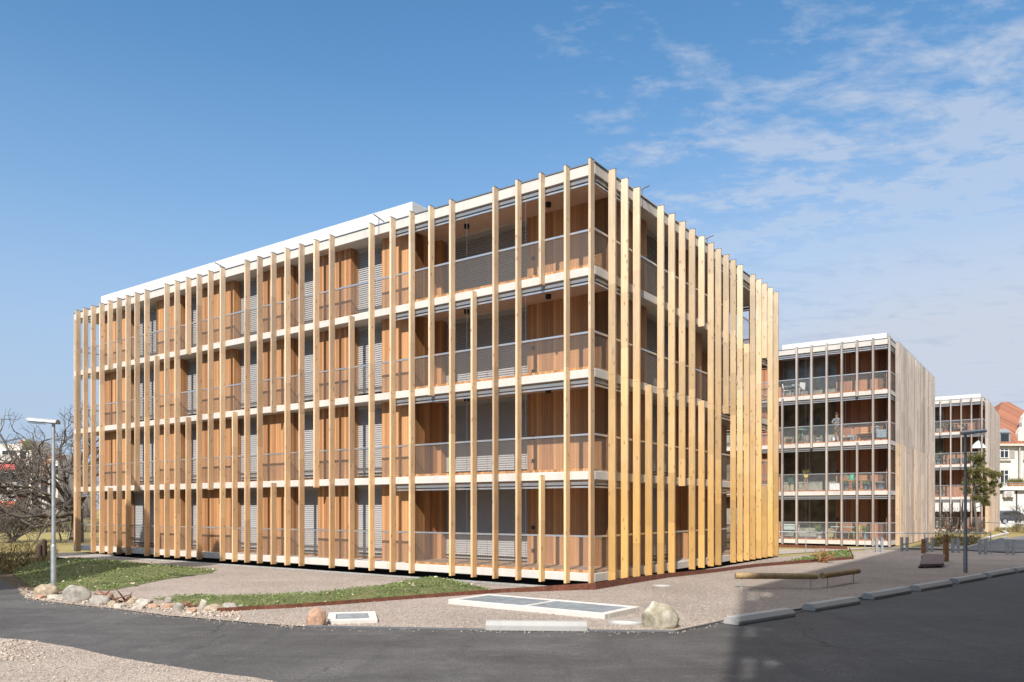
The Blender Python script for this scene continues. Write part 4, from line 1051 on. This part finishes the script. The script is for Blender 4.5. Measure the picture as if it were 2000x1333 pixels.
def chair(C,px,d,k,rz,mat,legm,label,group=None,h=.82):
    root=empty('chair',on(C,px,d,k),ROT+rz,label,'chair',group)
    m=MB(); m.box(-.23,.23,-.22,.22,.42,.46); o=m.build('seat',mat,root); bevel(o,.02,2)
    m=MB(); m.add([(-.22,.19,.46),(.22,.19,.46),(.22,.23,.46),(-.22,.23,.46),(-.20,.27,h),(.20,.27,h),(.20,.31,h),(-.20,.31,h)],[(3,2,1,0),(4,5,6,7),(0,1,5,4),(1,2,6,5),(2,3,7,6),(3,0,4,7)]); m.build('backrest',mat,root)
    for x in (-.19,.19):
        for y in (-.18,.19): m=MB(); m.tube((x*1.2,y*1.2,0),(x,y,.42),.018,.022,6); m.build('leg',legm,root)
def table(C,px,d,k,w,l,h,mat,legm,label,rz=0):
    root=empty('table',on(C,px,d,k),ROT+rz,label,'table')
    m=MB(); m.box(-w/2,w/2,-l/2,l/2,h-.04,h); o=m.build('table_top',mat,root); bevel(o,.01)
    for x in (-1,1):
        for y in (-1,1): m=MB(); m.tube((x*(w/2-.06),y*(l/2-.06),0),(x*(w/2-.06),y*(l/2-.06),h-.04),.022,n=6); m.build('leg',legm,root)
tq=pc('turquoise',(.35,.70,.72)); terr=pc('terracotta',(.50,.14,.07)); wht=pc('white_paint',(.75,.74,.70)); gbl=pc('grey_blue',(.22,.27,.30)); dgr=pc('dark_green',(.03,.085,.065)); woodl=pc('light_wood',(.55,.34,.17)); org=pc('orange_wood',(.60,.27,.09)); blk=M['black']; grn=pc('green_plastic',(.04,.30,.16)); yel=pc('yellow_plastic',(.55,.38,.06)); wick=pc('wicker',(.15,.12,.10)); beige=pc('beige_fabric',(.55,.47,.38)); mint=pc('mint_metal',(.35,.48,.44))
# second floor from the top of the neighbour (k=2)
pot(C2,1540,.6,2,.17,.32,terr,'terracotta pot with a white pot stacked in it on the third floor balcony',None)
pot(C2,1540.5,.6,2,.15,.02,wht,'white bowl beside the terracotta pot',M['needle'],.5)
root=empty('side_table',on(C2,1567,.8,2),0,'tall turquoise one legged table on the third floor balcony','table')
m=MB(); m.lathe([(.2,0),(.2,.02),(.035,.04),(.035,.86),(.30,.86),(.30,.89)],n=16); m.build('table',tq,root)
pot(C2,1562,.85,2,.08,.13,yel,'yellow flowers in a pot by the turquoise table',M['leaf'],1.15)
root=empty('basket',on(C2,1575,.7,2),0,'big dark wicker basket beside the turquoise table','basket'); m=MB(); m.lathe([(.26,0),(.31,.5),(.29,.5),(.27,.45),(.01,.45)],n=16); m.build('basket',wick,root)
pot(C2,1597,.8,2,.20,.30,wht,'white planter bowl on the third floor balcony left of the person',M['needle'],.35)
root=empty('bucket',on(C2,1628,.5,2),0,'small metal bucket at the feet of the person','bucket'); m=MB(); m.lathe([(.11,0),(.14,.3),(.125,.3),(.11,.27),(.01,.27)],n=14); m.build('bucket',M['alu'],root)
root=empty('armchair',on(C2,1722,.75,2),ROT+.3,'grey blue armchair at the corner of the third floor balcony','armchair')
for bx,nm in (((-.34,.34,-.34,.3,.18,.38),'seat'),((-.34,.34,.18,.36,.39,.82),'backrest'),((-.42,-.345,-.34,.34,.1,.58),'armrest'),((.345,.42,-.34,.34,.1,.58),'armrest')):
    m=MB(); m.box(*bx); o=m.build(nm,gbl,root); bevel(o,.07,3)
for x in (-.35,.35):
    for y in (-.28,.28): m=MB(); m.tube((x,y,0),(x,y,.18),.02,n=6); m.build('leg',blk,root)
root=empty('slatted_bench',on(C2,1679,.95,2),ROT,'orange wooden slatted bench on the third floor balcony','bench')
for i in range(4): m=MB(); m.box(.30,.34,-.95,.0,.38+i*.13,.46+i*.13); m.build('back_slat',org,root)
m=MB(); m.box(-.25,.3,-.95,.0,.30,.35); m.build('seat',org,root)
for x in (-.2,.25):
    for y in (-.9,-.05): m=MB(); m.box(x-.03,x+.03,y-.03,y+.03,0,.298); m.build('leg',org,root)
table(C2,1693,.75,2,.5,1.1,.42,wick,blk,'low dark wicker table before the orange bench')
for px,mt,lb in ((1643,beige,'beige cushion beside the person on the third floor balcony'),(1662,gbl,'grey blue cushion left of the orange bench')):
    m=MB(); m.box(-.2,.2,-.24,.24,0,.42); o=m.build('cushion',mt); bevel(o,.11,3); o.location=on(C2,px,.8,2); o.rotation_euler=(0,0,ROT); tag(o,lb,'cushion')
table(C2,1653,.6,2,.5,.7,.26,woodl,woodl,'low pale wooden pallet table with cushions around')
# first floor (k=1)
for px,lb in ((1537,'leftmost dark green chair of the first floor balcony'),(1550,'second dark green chair of the first floor balcony'),(1563,'third dark green chair, left of the plant stand')):
    chair(C2,px,.8,1,.4 if px!=1550 else -.5,dgr,woodl,lb,'dark green chairs with pale legs')
m=MB(); m.lathe([(.20,0),(.20,.22),(.03,.26)],n=14); root=empty('plant_stand',on(C2,1574,.6,1),0,'pale wooden plant stand with a yellow pot on the first floor balcony','plant stand')
for i in range(3): a=i*2.1; k_=MB(); k_.tube((.22*math.cos(a),.22*math.sin(a),0),(.06*math.cos(a),.06*math.sin(a),.82),.02,n=6); k_.build('leg',woodl,root)
k_=MB(); k_.lathe([(.10,.80),(.16,1.0),(.14,1.0),(.01,.97)],n=14); k_.build('pot',yel,root)
k_=MB(); rr=random.Random(77)
for _ in range(40): b=Vector((0,0,.97)); e=Vector((rr.gauss(0,.16),rr.gauss(0,.16),rr.uniform(.1,.45))); w=Vector((.03,0,0)); k_.add([b-w,b+e*.5+w,b+e],[(0,1,2)])
k_.build('plant',M['needle'],root,fix=False)
m=MB(); m.box(-.02,.02,-.3,.3,0,.0); root=empty('storage_box',on(C2,1631,.55,1),ROT,'plain white storage box on the first floor balcony','box'); m=MB(); m.box(-.2,.25,-.34,.28,0,.40); o=m.build('box',wht,root); bevel(o,.01); m=MB(); m.box(-.21,.26,-.35,.29,.405,.43); m.build('lid',wht,root)
for i,(px,lb) in enumerate(((1664,'left wooden crate shelf with pots on the first floor balcony'),(1682,'right wooden crate shelf with pots on the first floor balcony'))):
    root=empty('crate_shelf',on(C2,px,.75,1),ROT,lb,'shelf','crate shelves')
    for z in (.04,.30,.56): m=MB(); m.box(-.2,.2,-.42,.42,z,z+.04); m.build('shelf_board',org,root)
    for y in (-.42,.38): m=MB(); m.box(-.2,.2,y,y+.04,.081,.299); m.box(-.2,.2,y,y+.04,.341,.559); m.build('side_board',org,root)
for i,px in enumerate((1653,1672,1690,1700)):
    pot(C2,px,.45,1,.16,.36 if i%2 else .42,gbl,['slim grey blue pot left of the crate shelves','grey blue pot in front of the left crate shelf','grey blue pot between shelf and corner','grey blue pot right of the crate shelves'][i],M['leaf'],.3)
pot(C2,1719,.6,1,.27,.46,gbl,'wide grey blue tub at the corner of the first floor balcony',None)
root=empty('watering_can',on(C2,1664,.75,1)+Vector((0,0,.62)),ROT+1.4,'green watering can on top of the left crate shelf','watering can')
m=MB(); m.lathe([(.17,0),(.17,.26),(.1,.33),(.01,.33)],n=14); m.build('body',grn,root); m=MB(); m.tube((.14,0,.06),(.42,0,.36),.03,.02,8); m.build('spout',grn,root)
m=MB(); m.tube((-.16,0,.1),(-.26,0,.26),.018,n=6); m.tube((-.26,0,.26),(-.06,0,.42),.018,n=6); m.build('handle',grn,root)
# ground floor (k=0)
for px,lb in ((1625,'left yellow chair of the ground floor terrace'),(1668,'yellow chair at the right end of the terrace table')): chair(C2,px,.7,0,.3 if px<1650 else -2.2,yel,yel,lb,'yellow terrace chairs')
table(C2,1650,.9,0,.8,1.5,.74,mint,yel,'mint coloured terrace table on the ground floor')
pot(C2,1600,.7,0,.18,.34,wht,'white pot with a green plant by the glass door on the ground floor',M['leaf'],.7)
pot(C2,1690,.8,0,.2,.42,gbl,'grey pot with a tall green plant at the right of the terrace',M['leaf'],.7)
root=empty('drying_rack',on(C2,1543,.8,0),ROT,'white metal drying rack on the left of the ground floor terrace','rack')
m=MB()
for i in range(7): m.bar((-.3+i*.1,-.5,.85),(-.3+i*.1,.5,.85),.015,.015)
for y in (-.5,.5): m.bar((-.3,y,.0),(.3,y,.85),.02,.02); m.bar((.3,y,.0),(-.3,y,.85),.02,.02); m.bar((-.32,y,.85),(.32,y,.85),.02,.02)
m.build('rack',wht,root)
m=MB()
for i in range(3): m.add([(-.2+i*.2,-.4,.86),(-.2+i*.2,.35,.86),(-.16+i*.2,.35,.35+.1*i),(-.16+i*.2,-.4,.40)],[(0,1,2,3)])
tag(m.build('laundry',pc('pale_cloth',(.42,.48,.46)),fix=False),'pale cloths hanging on the drying rack','laundry').location=on(C2,1543,.8,0); bpy.data.objects['laundry'].rotation_euler=(0,0,ROT)
# top floor (k=3)
for px,lb in ((1538,'left grey chair on the top balcony'),(1551,'middle grey chair on the top balcony'),(1562,'right grey chair on the top balcony')): chair(C2,px,.8,3,{1538:.2,1551:-1.6,1562:2.5}[px],wht if px!=1551 else gbl,M['alu'],lb,'grey chairs on the top balcony',.86)
table(C2,1546,1.0,3,.7,1.0,.73,gbl,M['alu'],'grey metal table on the top balcony')
# farthest block
it=[(1832,2,gbl,.25,.5,'grey tub on the far upper balcony, at its left end'),(1846,3,terr,.2,.5,'terracotta pot on the top far balcony'),(1828,1,terr,.28,.5,'orange tub on the far lower balcony'),(1838,1,gbl,.22,.4,'grey blue pot beside the orange tub'),(1855,3,dgr,.22,.5,'dark green pot in the middle of the top far balcony')]
for px,k,mt,r,h,lb in it: pot(C3,px,.6,k,r,h,mt,lb,M['needle'],.6)
chair(C3,1866,.7,3,.3,blk,blk,'left black chair on the top far balcony','black chairs on the top far balcony'); chair(C3,1884,.7,3,-.6,blk,blk,'right black chair on the top far balcony','black chairs on the top far balcony')
table(C3,1875,.9,3,.8,1.2,.74,woodl,blk,'pale wooden table between the black chairs on the top far balcony')
for px,lb,mt in ((1838,'black sun shade stand left on the third floor far balcony',blk),): pot(C3,px,.6,2,.2,.9,mt,'tall black planter on the third floor far balcony',M['needle'],.5)
m=MB(); m.box(-.3,.3,-1.2,.9,.06,.52); o=m.build('lounge_sofa',pc('charcoal',(.05,.055,.06))); bevel(o,.05,2); o.location=on(C3,1876,.8,2); o.rotation_euler=(0,0,ROT); tag(o,'charcoal lounge sofa on the third floor far balcony','sofa')
# half closed white parasol at the right of that balcony
p=on(C3,1911,.5,2); root=empty('parasol',p,0,'white parasol opened at the right corner of the third floor far balcony','parasol')
m=MB(); m.tube((0,0,0),(0,0,2.35),.03,n=8); m.build('pole',M['alu'],root); m=MB(); m.lathe([(.62,1.35),(.5,1.6),(.3,1.85),(.04,2.05)],n=10); m.build('canopy',wht,root)
# white vertical awnings let down in front of the far ground floor
for i,(a,b) in enumerate(((1822,1836),(1841,1856),(1861,1876),(1881,1896),(1902,1917))):
    pa=on(C3,a,-.0,0);pb=on(C3,b,-.0,0); m=MB()
    q=[pa+Vector((0,0,1.55)),pb+Vector((0,0,1.55)),pb+Vector((0,0,2.62)),pa+Vector((0,0,2.62))]; t_=AV*.02+AV*.1; vs=[x+AV*.1 for x in q]+[x+t_ for x in q]
    m.add(vs,[(0,1,2,3),(7,6,5,4),(0,4,5,1),(1,5,6,2),(2,6,7,3),(3,7,4,0)]); o=m.build('awning_cloth',M['white'],None); o.parent=B3; o.matrix_parent_inverse=(Matrix.Translation((C3.x,C3.y,-.05))@Matrix.Rotation(ROT,4,'Z')).inverted()
chs=[(1829,'first'),(1841,'second'),(1852,'third'),(1864,'fourth'),(1876,'fifth')]
for px,o_ in chs: chair(C3,px,.4,0,3.1,beige,woodl,f'{o_} cream chair from the left on the far ground floor terrace','cream chairs on the far terrace',.9)

# ------------------------------------------------------------------ the person leaning on the railing
def person(C,px,k):
    base=on(C,px,.42,k)
    root=empty('person',base,ROT-math.pi/2+.0,'person in a pale top, brown trousers and dark cap leaning on the third floor railing','person')
    # local frame: +y away from the railing, -y towards the street
    J=[((0,.12,.92),.115),((0,.06,1.12),.125),((0,-.03,1.32),.14),((0,-.08,1.44),.065),((0,-.12,1.53),.06),((0,-.13,1.60),.085),((0,-.13,1.68),.08),
       ((-.18,-.03,1.36),.058),((-.25,-.12,1.16),.047),((-.12,-.34,1.08),.036),((-.05,-.38,1.08),.03),
       ((.18,-.03,1.36),.058),((.25,-.12,1.16),.047),((.12,-.34,1.08),.036),((.05,-.38,1.08),.03),
       ((-.09,.12,.86),.10),((-.11,.06,.48),.068),((-.11,.10,.09),.045),((-.11,-.06,.04),.04),
       ((.09,.12,.86),.10),((.12,.10,.48),.068),((.12,.16,.09),.045),((.12,.0,.04),.04)]
    E=[(0,1),(1,2),(2,3),(3,4),(4,5),(5,6),(2,7),(7,8),(8,9),(9,10),(2,11),(11,12),(12,13),(13,14),(0,15),(15,16),(16,17),(17,18),(0,19),(19,20),(20,21),(21,22)]
    me=bpy.data.meshes.new('body'); me.from_pydata([j[0] for j in J],E,[]); o=bpy.data.objects.new('body',me); COL.objects.link(o); o.parent=root
    sk=o.modifiers.new('skin','SKIN'); sk.use_smooth_shade=True
    for i,(p,r) in enumerate(J): me.skin_vertices[0].data[i].radius=(r,r); me.skin_vertices[0].data[i].use_root=(i==0)
    o.modifiers.new('sub','SUBSURF').levels=1; o.modifiers[-1].render_levels=2
    t=NT('person_skin_and_clothes'); co=t.coord(); sp=t.n('ShaderNodeSeparateXYZ'); t.l(co,sp.inputs[0])
    col=t.ramp(t.math('DIVIDE',sp.outputs[2],1.8),[(0,(.03,.025,.02)),(.05,(.20,.13,.06)),(.53,(.20,.20,.205)),(.815,(.45,.27,.19))],'CONSTANT'); me.materials.append(t.fin(col,.8))
    for sx in (-1,1):                          # hands with separate fingers folded over the rail
        hm=bpy.data.meshes.new('hand'); b=Vector((sx*.05,-.38,1.085)); vs=[b,b+Vector((-sx*.03,-.03,.0))];ee=[(0,1)];rd_=[.022,.024]
        for f in range(4):
            a=len(vs); w=Vector((-sx*(.012+.018*f),-.055+.006*abs(f-1),.012)); vs+= [b+w,b+w+Vector((0,-.03,-.012)),b+w+Vector((0,-.032,-.04+.004*f))]; ee+=[(1,a),(a,a+1),(a+1,a+2)]; rd_+=[.009,.008,.007]
        a=len(vs); vs+=[b+Vector((sx*.0,-.03,.01)),b+Vector((sx*.012,-.055,-.01))]; ee+=[(0,a),(a,a+1)]; rd_+=[.010,.008]
        hm.from_pydata([tuple(v) for v in vs],ee,[]); ho=bpy.data.objects.new('hand',hm); COL.objects.link(ho); ho.parent=root; ho.modifiers.new('skin','SKIN')
        for i,r in enumerate(rd_): hm.skin_vertices[0].data[i].radius=(r,r)
        hm.skin_vertices[0].data[0].use_root=True; ho.modifiers.new('sub','SUBSURF').levels=1; hm.materials.append(pc('skin',(.52,.31,.22)))
    m=MB(); m.lathe([(.092,1.655),(.095,1.70),(.08,1.755),(.02,1.775)],(0,-.125,0),14); m.box(-.06,.06,-.30,-.20,1.668,1.68); m.build('cap',M['black'],root)
    m=MB(); m.lathe([(.06,1.50),(.098,1.56),(.096,1.654)],(0,-.105,0),14); m.build('hair',pc('fair_hair',(.34,.20,.09)),root)
    m=MB(); m.tube((0,-.215,1.61),(0,-.235,1.585),.012,.016,8)
    for sx in (-1,1): m.tube((sx*.034,-.205,1.63),(sx*.034,-.212,1.63),.012,.010,8)
    m.box(-.025,.025,-.212,-.2,1.545,1.553); m.build('face',pc('skin',(.52,.31,.22)),root)
person(C2,1634.5,2)

# ------------------------------------------------------------------ camera, sky and sun
cd=bpy.data.cameras.new('camera'); cam=bpy.data.objects.new('camera',cd); COL.objects.link(cam)
cam.location=(0,0,EYE); cam.rotation_euler=(R(90),0,0); cd.sensor_width=36; cd.lens=F/2000*36; cd.shift_y=(HZ-666.5)/2000; cd.clip_end=4000; cd.clip_start=.1
S.camera=cam
EL=40.5
sd=bpy.data.lights.new('sun','SUN'); sd.energy=4.3; sd.angle=R(.53); sd.color=(1,.96,.905); so=bpy.data.objects.new('sun',sd); COL.objects.link(so)
dv=Vector((SUN.x*math.cos(R(EL)),SUN.y*math.cos(R(EL)),-math.sin(R(EL)))); so.rotation_euler=dv.to_track_quat('-Z','Y').to_euler(); so.location=(0,-20,40)
w=bpy.data.worlds.new('World'); S.world=w; w.use_nodes=True; nt=w.node_tree
bg=nt.nodes['Background']; sky=nt.nodes.new('ShaderNodeTexSky'); sky.sky_type='NISHITA'; sky.sun_disc=False; sky.sun_elevation=R(EL); sky.sun_rotation=math.atan2(-SUN.x,-SUN.y)
sky.air_density=1.0; sky.dust_density=.6; sky.ozone_density=1.6; sky.altitude=450
class WN(NT):
    def __init__(s): s.t=nt
W=WN()
tc=W.n('ShaderNodeTexCoord').outputs['Generated']; sp=W.n('ShaderNodeSeparateXYZ'); W.l(tc,sp.inputs[0])
zc=W.math('ADD',W.math('MAXIMUM',sp.outputs[2],0),.10)
cb=W.n('ShaderNodeCombineXYZ'); W.l(W.math('DIVIDE',sp.outputs[0],zc),cb.inputs[0]); W.l(W.math('DIVIDE',sp.outputs[1],zc),cb.inputs[1])
pl=cb.outputs[0]
mp=W.n('ShaderNodeMapping'); mp.inputs['Rotation'].default_value=(0,0,R(35)); mp.inputs['Scale'].default_value=(1,1.6,1); W.l(pl,mp.inputs[0])
big=W.noise(mp.outputs[0],1.1,4,.55,.3); fine=W.noise(mp.outputs[0],5,6,.62,.4); puff=W.noise(mp.outputs[0],15,4,.6,.2)
# clouds gather on the right side of the view
ax=W.math('DIVIDE',sp.outputs[0],W.math('MAXIMUM',sp.outputs[1],.05))           # tan of the azimuth
side=W.ramp(W.math('ADD',W.math('MULTIPLY',ax,.5),.5),[(.44,0),(.60,.55),(.75,1)])
el=sp.outputs[2]
low=W.ramp(el,[(0,1),(.29,1),(.40,.75),(.47,.42),(.56,.22),(.7,.1)])
cov=W.math('MULTIPLY',side,low)
d=W.math('ADD',W.math('MULTIPLY',fine,.5),W.math('ADD',W.math('MULTIPLY',big,.25),W.math('MULTIPLY',puff,.25)))
d=W.math('ADD',d,W.math('MULTIPLY',cov,.25))
cl=W.ramp(d,[(.55,0),(.72,1)])
cl=W.math('MULTIPLY',cl,W.ramp(W.math('ADD',W.math('MULTIPLY',ax,.5),.5),[(.36,0),(.55,1)]))
hz_r=W.math('MULTIPLY',W.math('MULTIPLY',side,W.ramp(el,[(.12,1),(.27,.8),(.42,0)])),.36)
haze=W.ramp(el,[(0,.95),(.12,.86),(.2,.70),(.35,.28),(.48,.08),(.6,0)])
zenith_fill=W.ramp(el,[(.60,0),(.78,.7)])          # unseen overhead glow added above the frame to brighten and neutralise the shade
fac=W.math('MAXIMUM',W.math('MAXIMUM',W.math('MULTIPLY',cl,.66),W.math('ADD',haze,hz_r,clamp=True)),zenith_fill)
b2=W.n('ShaderNodeBackground'); W.l(W.mix(zenith_fill,W.mix(cl,(.665,.775,1.0),(.76,.835,.98)),(1.0,.95,.90)),b2.inputs[0]); W.l(W.math('ADD',W.math('ADD',W.math('MULTIPLY',zenith_fill,1.9),W.math('MULTIPLY',cl,.05)),.415),b2.inputs[1])
W.l(W.mix(1,sky.outputs[0],(.45,.80,.92),'MULTIPLY'),bg.inputs[0]); bg.inputs[1].default_value=.12
mx=W.n('ShaderNodeMixShader'); W.l(fac,mx.inputs[0]); W.l(bg.outputs[0],mx.inputs[1]); W.l(b2.outputs[0],mx.inputs[2]); W.l(mx.outputs[0],nt.nodes['World Output'].inputs[0])
S.view_settings.view_transform='Standard'; S.view_settings.look='None'; S.view_settings.exposure=.78; S.view_settings.gamma=1
S.cycles.use_denoising=True; S.cycles.max_bounces=6; S.cycles.transparent_max_bounces=16; S.cycles.diffuse_bounces=4
